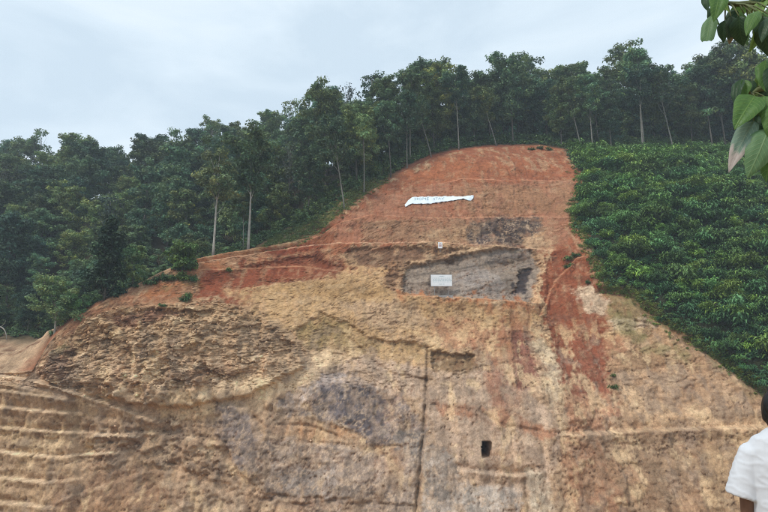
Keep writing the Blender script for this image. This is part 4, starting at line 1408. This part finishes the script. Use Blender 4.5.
# large information board in front of the grey slab
p, n = cast(441.5, 297)
Yb_ = p.y - 0.35
zb_ = p.z
sc_m = (p.y * CP + p.z * SP) / F_PX           # metres per photo pixel here
bw, bh = 21.0 * sc_m, 11.4 * sc_m
zc = zb_ + (296.5 - 280.6) * sc_m * 1.03
rt_ = empty('information_board', (p.x, Yb_, zb_))
tag(rt_, 'large white information board on posts in front of the grey rock slab', 'sign')
m = MB(); m.box((0, 0, zc - zb_), (bw, 0.05, bh)); m.build('panel', M_BOARD, rt_)
m = MB()
for a in (-1, 1): m.box((a * (bw / 2 + 0.03), 0.01, zc - zb_), (0.06, 0.08, bh + 0.12))
for a in (-1, 1): m.box((0, 0.01, zc - zb_ + a * (bh / 2 + 0.03)), (bw, 0.08, 0.06))
m.build('frame', M_STEEL, rt_)
for a in (-1, 1):
    m = MB(); m.box((a * bw * 0.33, 0.075, (zc - zb_) / 2 - 0.35), (0.09, 0.09, zc - zb_ + bh * 0.5 + 0.6)); m.build('post', M_STEEL, rt_)
m = MB(); m.box((0.35, 0.35, -0.08), (2.4, 0.6, 0.6)); m.build('footing', M_CONC, rt_)
rl = random.Random(4)
for k, (zz, wl, hh) in enumerate(((0.37, 0.22, 0.10), (0.2, 0.86, 0.055), (0.09, 0.82, 0.055), (-0.02, 0.85, 0.055), (-0.13, 0.80, 0.055), (-0.33, 0.26, 0.07))):
    m = MB()
    x = -bw * wl / 2
    while x < bw * wl / 2:
        lw_ = rl.uniform(0.06, 0.24)
        m.box((x + lw_ / 2, -0.028, bh * zz + zc - zb_), (lw_, 0.006, hh))
        x += lw_ + 0.06
    m.build('lettering', M_INK, rt_)

p, n = cast(440, 250.0)
r2 = empty('notice_board', (p.x, p.y - 0.45, p.z))
tag(r2, 'small white notice board on a stake at the edge of the bench path', 'sign')
m = MB(); m.box((0, 0, 0.62), (0.62, 0.04, 0.92)); m.build('panel', M_BOARD, r2)
m = MB(); m.box((0, 0.045, 0.3), (0.07, 0.05, 1.5)); m.build('stake', M_STEEL, r2)
m = MB()
for zz, ww in ((0.9, 0.3), (0.72, 0.42), (0.6, 0.4), (0.48, 0.42)): m.box((0, -0.024, zz), (ww, 0.006, 0.05))
m.build('lettering', M_RED, r2)

p, n = cast(7, 340)
p2, n2 = cast(-14, 341)
m = MB()
if p and p2:
    pts = []
    for k in range(13):
        t = k / 12
        q = p.lerp(p2, t)
        hgt = 2.1 * math.sin(math.pi * min(1, t * 1.02)) ** 0.75
        pts.append((q.x + 0.2 * math.sin(t * 5) - p.x, q.y - p.y, q.z - p.z + hgt - (0.3 if k in (0, 12) else 0)))
    m.tube(pts, [0.06 + 0.12 * k / 12 for k in range(13)], 8)
    for k in (5, 8):
        q = Vector(pts[k]); m.tube([q, q + Vector((0.5, -0.1, 0.5)), q + Vector((0.7, -0.1, 1.0))], [0.05, 0.03, 0.015], 5)
    rp_ = empty('bent_pole', p)
    m.build('stem', M_PALE, rp_, smooth=True)
    tag(rp_, 'pale bent pole arching down to the sandy ground at the forest foot', 'pole')

# ------------------------------------------------------------------ the onlooker
def voxel(mb, name, mat, parent, vox=0.008, it=6, noise=None):
    o = mb.build('tmp', mat)
    rm = o.modifiers.new('r', 'REMESH'); rm.mode = 'VOXEL'; rm.voxel_size = vox
    s_ = o.modifiers.new('s', 'SMOOTH'); s_.factor = 0.5; s_.iterations = it
    bpy.context.view_layer.update()
    me = bpy.data.meshes.new_from_object(o.evaluated_get(bpy.context.evaluated_depsgraph_get()))
    bpy.data.objects.remove(o)
    n_ = len(me.vertices)
    co = np.empty(n_ * 3, np.float32); me.vertices.foreach_get('co', co); co = co.reshape(-1, 3)
    if noise:
        no = np.empty(n_ * 3, np.float32); me.vertices.foreach_get('normal', no); no = no.reshape(-1, 3)
        co = co + no * noise(co)[:, None]
        me.vertices.foreach_set('co', co.ravel())
    me.polygons.foreach_set('use_smooth', np.ones(len(me.polygons), bool))
    me.name = name
    me.materials.clear(); me.materials.append(mat)
    r_ = bpy.data.objects.new(name, me); COL.objects.link(r_); r_.parent = parent
    return r_


M_SKIN = plain('skin', (0.16, 0.085, 0.055), 0.55, 30.0, 0.1, 0.03)
M_HAIR = plain('black_hair', (0.010, 0.009, 0.009), 0.45, 60.0, 0.3, 0.3)
M_SHIRT = plain('white_cotton', (0.60, 0.62, 0.65), 0.85, 40.0, 0.03, 0.04)
M_JEAN = plain('dark_trousers', (0.03, 0.035, 0.05), 0.85, 30.0, 0.2, 0.05)
M_SHOE = plain('dark_sandals', (0.03, 0.025, 0.02), 0.7, 20.0, 0.2, 0.05)
per = empty('person', (2.14, 3.34, -1.71), R(-24))
tag(per, 'person in white short sleeved shirt standing with back turned watching the hill', 'person')
b = MB()
b.ball((0, 0.030, 1.480), (0.074, 0.094, 0.112), 16, 12)
b.ball((0, 0.075, 1.420), (0.05, 0.05, 0.055))                 # jaw
b.ball((0, 0.127, 1.460), (0.013, 0.022, 0.022), 8, 6)         # nose
for a in (-1, 1):
    b.ball((a * 0.076, 0.020, 1.465), (0.012, 0.02, 0.032), 8, 6)        # ears
    b.ball((a * 0.032, 0.108, 1.490), (0.018, 0.014, 0.010), 8, 6)       # brows and lids
    b.tube([(a * 0.13, 0, 1.29), (a * 0.158, -0.005, 1.255), (a * 0.200, -0.02, 1.05), (a * 0.212, 0.03, 0.82)], [0.042, 0.046, 0.040, 0.027], 10)
    b.ball((a * 0.213, 0.045, 0.755), (0.020, 0.040, 0.050), 10, 8)
    for f_ in range(4):
        y0 = 0.015 + 0.021 * f_
        L = (0.055, 0.068, 0.072, 0.062)[f_]
        b.tube([(a * 0.213, y0, 0.725), (a * 0.208, y0 + 0.004, 0.725 - L * 0.6), (a * 0.192, y0 + 0.008, 0.725 - L)], [0.0095, 0.009, 0.0075], 7)
    b.tube([(a * 0.208, 0.078, 0.775), (a * 0.200, 0.105, 0.745), (a * 0.192, 0.112, 0.715)], [0.011, 0.0105, 0.009], 7)
    b.tube([(a * 0.085, 0, 0.86), (a * 0.095, 0.005, 0.66), (a * 0.098, 0.012, 0.47), (a * 0.10, -0.012, 0.28), (a * 0.102, -0.012, 0.07)], [0.082, 0.07, 0.052, 0.05, 0.033], 12)
    b.ball((a * 0.105, 0.05, 0.045), (0.042, 0.12, 0.036), 12, 8)
b.tube([(0, -0.01, 1.33), (0, 0.005, 1.38), (0, 0.02, 1.43)], [0.062, 0.054, 0.053], 12)
b.tube([(0, 0, 0.84), (0, 0, 1.0), (0, 0, 1.2), (0, 0, 1.32), (0, 0, 1.37)], [0.11, 0.10, 0.11, 0.085, 0.05], 14)
body = voxel(b, 'body', M_SKIN, per, 0.007, 4)
hb = MB()
hb.ball((0, 0.013, 1.507), (0.084, 0.100, 0.104), 18, 12)
hb.ball((0, -0.020, 1.445), (0.074, 0.062, 0.075), 14, 10)
for a in (-1, 1): hb.ball((a * 0.068, 0.005, 1.480), (0.018, 0.04, 0.05), 10, 8)
voxel(hb, 'hair', M_HAIR, per, 0.006, 2, lambda c: 0.004 * fbm(c * np.array([60, 60, 25]), 3) + 0.002)


def ell(mb, rings, n=28):
    v, f = [], []
    for (cx, cy, z, a, b_) in rings:
        for k in range(n):
            t = 2 * math.pi * k / n
            v.append((cx + a * math.copysign(abs(math.cos(t)) ** 0.85, math.cos(t)), cy + b_ * math.sin(t), z))
    for i in range(len(rings) - 1):
        for k in range(n):
            f.append((i * n + k, i * n + (k + 1) % n, (i + 1) * n + (k + 1) % n, (i + 1) * n + k))
    f.append(tuple(range(n))[::-1]); f.append(tuple((len(rings) - 1) * n + k for k in range(n)))
    mb.add(v, f)


sh = MB()
ell(sh, [(0, 0, 0.78, 0.185, 0.135), (0, 0, 0.92, 0.18, 0.13), (0, 0, 1.1, 0.18, 0.128), (0, 0, 1.22, 0.182, 0.128), (0, 0, 1.29, 0.178, 0.116), (0, -0.004, 1.325, 0.165, 0.102),
         (0, -0.008, 1.35, 0.15, 0.09), (0, -0.01, 1.375, 0.105, 0.08), (0, -0.008, 1.395, 0.078, 0.073), (0, -0.006, 1.402, 0.070, 0.068)])
for a in (-1, 1):
    sh.tube([(a * 0.11, -0.004, 1.30), (a * 0.155, -0.006, 1.268), (a * 0.188, -0.01, 1.18), (a * 0.212, -0.012, 1.09), (a * 0.224, -0.012, 1.045)],
            [0.052, 0.064, 0.069, 0.076, 0.081], 20)


def folds(c):
    sl = np.abs(c[:, 0]) > 0.17
    n1_ = fbm(c * np.array([14, 14, 7]), 3, 0.5, 4.0)
    n2_ = 1 - np.abs(fbm(c * np.array([9, 9, 5]) + c[:, [2]] * 6, 2, 0.5, 8.0)) * 2
    return 0.002 * n1_ + 0.004 * np.clip(n2_, 0, 1) ** 4 + 0.002


shirt = voxel(sh, 'shirt', M_SHIRT, per, 0.007, 5, folds)
tr_ = MB()
ell(tr_, [(0, 0, 0.76, 0.155, 0.115), (0, 0, 0.84, 0.155, 0.118), (0, 0, 0.98, 0.145, 0.108)])
for a in (-1, 1):
    tr_.tube([(a * 0.08, 0, 0.82), (a * 0.095, 0.004, 0.62), (a * 0.10, 0.01, 0.45), (a * 0.104, -0.005, 0.25), (a * 0.106, -0.008, 0.09)], [0.098, 0.088, 0.078, 0.072, 0.070], 16)
voxel(tr_, 'trousers', M_JEAN, per, 0.01, 4, lambda c: 0.006 * fbm(c * 12, 3))
for a in (-1, 1):
    sd_ = MB(); ell(sd_, [(a * 0.105, 0.05, -0.012, 0.050, 0.135), (a * 0.105, 0.05, 0.012, 0.050, 0.135)])
    sd_.tube([(a * 0.105 - 0.05, 0.07, 0.01), (a * 0.105 - 0.03, 0.075, 0.075), (a * 0.105 + 0.03, 0.075, 0.075), (a * 0.105 + 0.05, 0.07, 0.01)], [0.014] * 4, 6)
    sd_.build('sandal', M_SHOE, per, smooth=True)

# ------------------------------------------------------------------ the broadleaf tree beside the lookout
def big_leaf_mat(name, c1_, c2_, rough=0.46, dry=None):
    m, t, bs = new_mat(name)
    o_ = t.nodes['Material Output']
    tcn = t.nodes.new('ShaderNodeTexCoord')
    sep = t.nodes.new('ShaderNodeSeparateXYZ')
    t.links.new(tcn.outputs['Object'], sep.inputs[0])
    ab = t.nodes.new('ShaderNodeMath'); ab.operation = 'ABSOLUTE'
    t.links.new(sep.outputs['X'], ab.inputs[0])
    # side veins run obliquely off the midrib
    ad = t.nodes.new('ShaderNodeMath'); ad.operation = 'MULTIPLY_ADD'
    ad.inputs[1].default_value = -0.55
    t.links.new(ab.outputs[0], ad.inputs[0]); t.links.new(sep.outputs['Y'], ad.inputs[2])
    mu = t.nodes.new('ShaderNodeMath'); mu.operation = 'MULTIPLY'; mu.inputs[1].default_value = 62.0
    t.links.new(ad.outputs[0], mu.inputs[0])
    si = t.nodes.new('ShaderNodeMath'); si.operation = 'SINE'
    t.links.new(mu.outputs[0], si.inputs[0])
    pw = t.nodes.new('ShaderNodeMapRange')
    pw.inputs['From Min'].default_value, pw.inputs['From Max'].default_value = 0.8, 1.0
    t.links.new(si.outputs[0], pw.inputs['Value'])
    mid = t.nodes.new('ShaderNodeMapRange')
    mid.inputs['From Min'].default_value, mid.inputs['From Max'].default_value = 0.035, 0.01
    t.links.new(ab.outputs[0], mid.inputs['Value'])
    mxx = t.nodes.new('ShaderNodeMath'); mxx.operation = 'MAXIMUM'
    t.links.new(pw.outputs[0], mxx.inputs[0]); t.links.new(mid.outputs[0], mxx.inputs[1])
    n = t.nodes.new('ShaderNodeTexNoise'); n.inputs['Scale'].default_value = 5.0; n.inputs['Detail'].default_value = 5
    t.links.new(tcn.outputs['Object'], n.inputs['Vector'])
    rp = t.nodes.new('ShaderNodeValToRGB')
    rp.color_ramp.elements[0].position, rp.color_ramp.elements[1].position = 0.3, 0.7
    rp.color_ramp.elements[0].color = (*c1_, 1); rp.color_ramp.elements[1].color = (*c2_, 1)
    t.links.new(n.outputs['Fac'], rp.inputs['Fac'])
    mc = t.nodes.new('ShaderNodeMix'); mc.data_type = 'RGBA'
    mv = t.nodes.new('ShaderNodeMath'); mv.operation = 'MULTIPLY'; mv.inputs[1].default_value = 0.45
    t.links.new(mxx.outputs[0], mv.inputs[0]); t.links.new(mv.outputs[0], mc.inputs['Factor'])
    t.links.new(rp.outputs['Color'], mc.inputs[6])
    mc.inputs[7].default_value = (min(1, c2_[0] * 1.9), min(1, c2_[1] * 1.6), c2_[2] * 1.5, 1)
    colr = mc.outputs[2]
    if dry:
        dm = t.nodes.new('ShaderNodeMath'); dm.operation = 'MULTIPLY_ADD'; dm.inputs[1].default_value = 0.5
        t.links.new(n.outputs['Fac'], dm.inputs[0]); t.links.new(sep.outputs['Y'], dm.inputs[2])
        dr = t.nodes.new('ShaderNodeMapRange')
        dr.inputs['From Min'].default_value, dr.inputs['From Max'].default_value = dry[1], dry[1] + 0.1
        t.links.new(dm.outputs[0], dr.inputs['Value'])
        m2 = t.nodes.new('ShaderNodeMix'); m2.data_type = 'RGBA'
        t.links.new(dr.outputs[0], m2.inputs['Factor']); t.links.new(colr, m2.inputs[6])
        m2.inputs[7].default_value = (*dry[0], 1)
        colr = m2.outputs[2]
    t.links.new(colr, bs.inputs['Base Color'])
    bs.inputs['Roughness'].default_value = rough
    bs.inputs['Specular IOR Level'].default_value = 0.3
    bp = t.nodes.new('ShaderNodeBump'); bp.inputs['Strength'].default_value = 0.35; bp.inputs['Distance'].default_value = 0.01
    t.links.new(mxx.outputs[0], bp.inputs['Height']); t.links.new(bp.outputs['Normal'], bs.inputs['Normal'])
    tr = t.nodes.new('ShaderNodeBsdfTranslucent')
    t.links.new(colr, tr.inputs['Color'])
    ms = t.nodes.new('ShaderNodeMixShader'); ms.inputs['Fac'].default_value = 0.3
    t.links.new(bs.outputs[0], ms.inputs[1]); t.links.new(tr.outputs[0], ms.inputs[2])
    t.links.new(ms.outputs[0], o_.inputs['Surface'])
    return m


ML = {'d': big_leaf_mat('dark_leaf', (0.022, 0.055, 0.026), (0.040, 0.085, 0.036)),
      'm': big_leaf_mat('green_leaf', (0.065, 0.150, 0.036), (0.105, 0.210, 0.052)),
      'b': big_leaf_mat('fresh_leaf', (0.120, 0.220, 0.050), (0.190, 0.300, 0.075)),
      'p': big_leaf_mat('pale_leaf', (0.110, 0.215, 0.095), (0.150, 0.265, 0.130), 0.5),
      't': big_leaf_mat('withering_leaf', (0.150, 0.240, 0.180), (0.200, 0.300, 0.230), 0.6, ((0.50, 0.44, 0.40), 0.86)),
      'n': big_leaf_mat('brown_tipped_leaf', (0.030, 0.055, 0.035), (0.045, 0.080, 0.045), 0.5, ((0.22, 0.17, 0.09), 1.0))}


def leaf_mesh(fold, droop, blunt, seed):
    r = np.random.default_rng(seed)
    NL, NW = 12, 6
    v, f = [], []
    for i in range(NL + 1):
        t = i / NL
        if blunt: wdt = min(1, 3.2 * t) ** 0.7 * (0.75 + 0.25 * math.sin(t * 3)) * (1 if t < 0.97 else 0.75)
        else: wdt = (math.sin(math.pi * t ** 0.78) ** 0.75) * (1 - 0.25 * t) * 1.12 if 0 < t < 1 else 0.015
        for j in range(NW + 1):
            s = j / NW * 2 - 1
            x = s * 0.5 * wdt
            wave = 0.018 * math.sin(t * 17 + s * 2 + seed) * abs(s)
            z = fold * abs(x) - droop * t * t * 0.5 + wave + 0.05 * math.sin(t * 3.1) - 0.12 * (abs(s) ** 3) * wdt
            v.append((x, t - 0.06 * droop * t, z))
    for i in range(NL):
        for j in range(NW):
            a = i * (NW + 1) + j
            f.append((a, a + 1, a + NW + 2, a + NW + 1))
    return np.array(v), f


LM = [leaf_mesh(0.35, 0.35, False, 1), leaf_mesh(0.12, 0.55, False, 2), leaf_mesh(0.7, 0.2, False, 3), leaf_mesh(0.2, 0.15, True, 4)]
LMESH = {}
TREE_LOC = Vector((2.75, 2.25, -1.71))
bt_ = empty('broadleaf_tree', TREE_LOC)
tag(bt_, 'broad leaved tree with glossy hanging leaves beside the lookout', 'tree')
branch_nodes = []
M_GST = plain('green_twig', (0.11, 0.13, 0.05), 0.7, 20.0, 0.25, 0.05)


def put_leaf(base, tip, width, roll, mk_, sh_):
    key = (sh_, mk_)
    if key not in LMESH:
        o_ = mesh_obj('leaf', LM[sh_][0], LM[sh_][1], ML[mk_], None, smooth=True, link=False)
        LMESH[key] = o_.data
    y = (tip - base)
    L = y.length
    y.normalize()
    view = (-(base + tip) * 0.5).normalized()
    z = (view - y * view.dot(y)).normalized()
    z = Matrix.Rotation(roll, 3, y) @ z
    x = y.cross(z)
    M_ = Matrix((x * width, y * L, z * L)).transposed().to_4x4()
    M_.translation = base - TREE_LOC
    o_ = bpy.data.objects.new('leaf', LMESH[key])
    COL.objects.link(o_)
    o_.parent = bt_
    o_.matrix_local = M_
    branch_nodes.append(base.copy())
    return o_


# base, tip (photo pixels), view depth at base and tip, width in pixels, roll, tone, shape
LV = [((709, -6), (706, 9), 2.2, 2.18, 11, 30, 'd', 0), ((719, -8), (716, 17), 2.12, 2.06, 17, -15, 'm', 0), ((728, -8), (727, 11), 2.2, 2.16, 9, 40, 'b', 2),
      ((712, 15), (706.5, 40), 2.15, 2.12, 13, 10, 'p', 3), ((716, 9), (719, 26), 2.2, 2.22, 7, 55, 'm', 2), ((713, 8), (711, 18), 2.25, 2.22, 9, -30, 'd', 1),
      ((725, 20), (722, 43), 2.2, 2.22, 11, 25, 'd', 0), ((731, 16), (731, 44), 2.15, 2.16, 11, -20, 'n', 0), ((739, 16), (742, 47), 2.12, 2.14, 17, 15, 'd', 0),
      ((757, 11), (747, 28), 2.05, 2.0, 13, 20, 'm', 1), ((749, 27), (747, 46), 2.2, 2.22, 8, 30, 'p', 2), ((758, 25), (750, 52), 2.12, 2.12, 11, -25, 'b', 2),
      ((763, 16), (767, 57), 2.08, 2.1, 18, 10, 'd', 0), ((755, -12), (757, 6), 2.2, 2.18, 13, 0, 'd', 0), ((733, 6), (746, 17), 2.25, 2.3, 12, 20, 'm', 0),
      ((746, 5), (761, 13), 2.22, 2.28, 10, -20, 'b', 1), ((764, 2), (756, 17), 2.18, 2.1, 11, 30, 'b', 0), ((735, 9), (728, 24), 2.22, 2.2, 10, 10, 'd', 1),
      ((744, 14), (737, 28), 2.18, 2.16, 12, -35, 'm', 0), ((768, 8), (775, 34), 2.1, 2.08, 16, 10, 'm', 0), ((772, 16), (760, 34), 2.05, 2.0, 14, 35, 'd', 1),
      ((750, 16), (744, 36), 2.24, 2.26, 11, 20, 'd', 0), ((778, 0), (784, 26), 2.1, 2.1, 15, 0, 'm', 0),
      # lower spray
      ((742, 79), (733, 104), 2.1, 2.06, 11, 35, 'd', 0), ((743, 80), (742, 101), 2.1, 2.08, 10, -30, 'm', 2), ((751, 80), (745, 97), 2.14, 2.12, 12, 20, 'd', 1),
      ((757, 76), (753, 96), 2.16, 2.15, 9, -30, 'b', 2), ((755, 96), (737, 123), 2.05, 1.97, 25, 8, 'm', 0), ((764, 96), (766, 119), 2.04, 2.0, 18, -15, 'm', 0),
      ((758, 116), (748, 146), 2.1, 2.06, 19, 12, 'd', 0), ((754, 121), (728.5, 167), 2.05, 2.0, 18, 14, 't', 0), ((769, 128), (752, 172), 2.0, 1.95, 26, -8, 'p', 1),
      ((766, 60), (763, 88), 2.1, 2.05, 15, 20, 'm', 0), ((774, 66), (772, 98), 2.06, 2.02, 18, -10, 'd', 0), ((756, 160), (751, 170), 2.1, 2.1, 8, 10, 'b', 0),
      ((764, 108), (758, 132), 2.12, 2.1, 18, 25, 'd', 0), ((776, 104), (771, 140), 2.0, 1.96, 20, 10, 'm', 0), ((762, 86), (757, 104), 2.2, 2.2, 13, 0, 'b', 1),
      ((776, 140), (764, 178), 2.05, 2.0, 22, 20, 'm', 0), ((748, 88), (741, 108), 2.2, 2.2, 12, 45, 'd', 0), ((770, 84), (760, 110), 2.15, 2.12, 16, -25, 'd', 0)]
for (b0, t0, d0, d1, wpx, roll, mk_, sh_) in LV:
    d_ = (d0 + d1) / 2
    put_leaf(at(*b0, d0), at(*t0, d1), wpx * d_ / F_PX * 1.08, R(roll), mk_, sh_)
n_vis = len(branch_nodes)
# the branches: one arching in above, one to the lower spray, a few that stay beyond the picture
BR = [[(2.75, 2.25, 0.35), (2.3, 2.2, 0.95), tuple(at(830, 5, 2.2)), tuple(at(770, 2, 2.2)), tuple(at(738, 4, 2.2)), tuple(at(714, 2, 2.2))],
      [(2.75, 2.25, 0.1), (2.35, 2.2, 0.55), tuple(at(830, 85, 2.15)), tuple(at(785, 82, 2.12)), tuple(at(757, 90, 2.12)), tuple(at(750, 96, 2.12))],
      [(2.75, 2.25, 0.6), (3.0, 2.6, 1.2), (3.2, 2.9, 1.6), (3.3, 3.1, 1.8)], [(2.75, 2.25, 0.7), (2.9, 1.8, 1.4), (3.1, 1.4, 1.8), (3.2, 1.2, 1.9)],
      [(2.75, 2.25, 0.5), (3.3, 2.2, 1.0), (3.8, 2.1, 1.3), (4.1, 2.1, 1.35)], [(2.75, 2.25, 0.9), (2.6, 2.4, 1.5), (2.45, 2.5, 2.0), (2.4, 2.5, 2.2)]]
tk = MB()
tk.tube([(0, 0, -0.15), (0.02, 0.01, 0.6), (-0.03, 0, 1.3), (0, 0.02, 2.0), (0.0, 0.0, 2.6), (-0.08, 0.05, 3.3)], [0.075, 0.062, 0.055, 0.048, 0.038, 0.015], 12)
tk.build('trunk', M_BARK, bt_, smooth=True)
rb = random.Random(5)
for k, pts in enumerate(BR):
    m = MB()
    loc = [Vector(p) - TREE_LOC for p in pts]
    m.tube(loc, [0.026 * (1 - 0.8 * i / (len(loc) - 1)) for i in range(len(loc))], 7)
    if k > 1:
        for q in range(16):
            i = rb.randrange(1, len(pts) - 1); t = rb.random()
            p = Vector(pts[i]).lerp(Vector(pts[i + 1]), t)
            base = p + Vector((rb.uniform(-.12, .12), rb.uniform(-.12, .12), rb.uniform(-.05, .1)))
            tip = base + Vector((rb.uniform(-.1, .1), rb.uniform(-.1, .1), -rb.uniform(.08, .16)))
            u1, v1 = project(np.array(base)); u2, v2 = project(np.array(tip))
            if min(u1, u2) < 800 and max(v1, v2) > -40 and base.y > 0.3: continue
            put_leaf(base, tip, rb.uniform(.06, .09), rb.uniform(-1, 1), rb.choice('dmmb'), rb.randrange(3))
            m.tube([p - TREE_LOC, base - TREE_LOC], [0.004, 0.002], 5)
    else:
        for base in branch_nodes[:n_vis]:
            isup = project(np.array(base))[1] < 60
            if isup != (k == 0): continue
            best = min(((Vector(pts[i]).lerp(Vector(pts[i + 1]), t / 8)) for i in range(2, len(pts) - 1) for t in range(9)), key=lambda c: (c - base).length)
            md = (best + base) / 2 + Vector((0, 0, 0.012))
            m.tube([best - TREE_LOC, md - TREE_LOC, base - TREE_LOC], [0.004, 0.003, 0.0022], 5)
    m.build('branch', M_GST if k < 2 else M_BARK, bt_, smooth=True)

# ------------------------------------------------------------------ humid air
hm = bpy.data.materials.new('humid_air')
hm.use_nodes = True
ht = hm.node_tree
ht.nodes.clear()
ho = ht.nodes.new('ShaderNodeOutputMaterial')
pv = ht.nodes.new('ShaderNodeVolumePrincipled')
pv.inputs['Color'].default_value = (0.80, 0.90, 1.0, 1)
pv.inputs['Density'].default_value = 0.0006
ht.links.new(pv.outputs['Volume'], ho.inputs['Volume'])
hz = MB()
hz.box((2.5, 110, 37), (360, 300, 124))
hzo = hz.build('haze', hm)
tag(hzo, 'thin humid haze over the valley', None, kind='stuff')
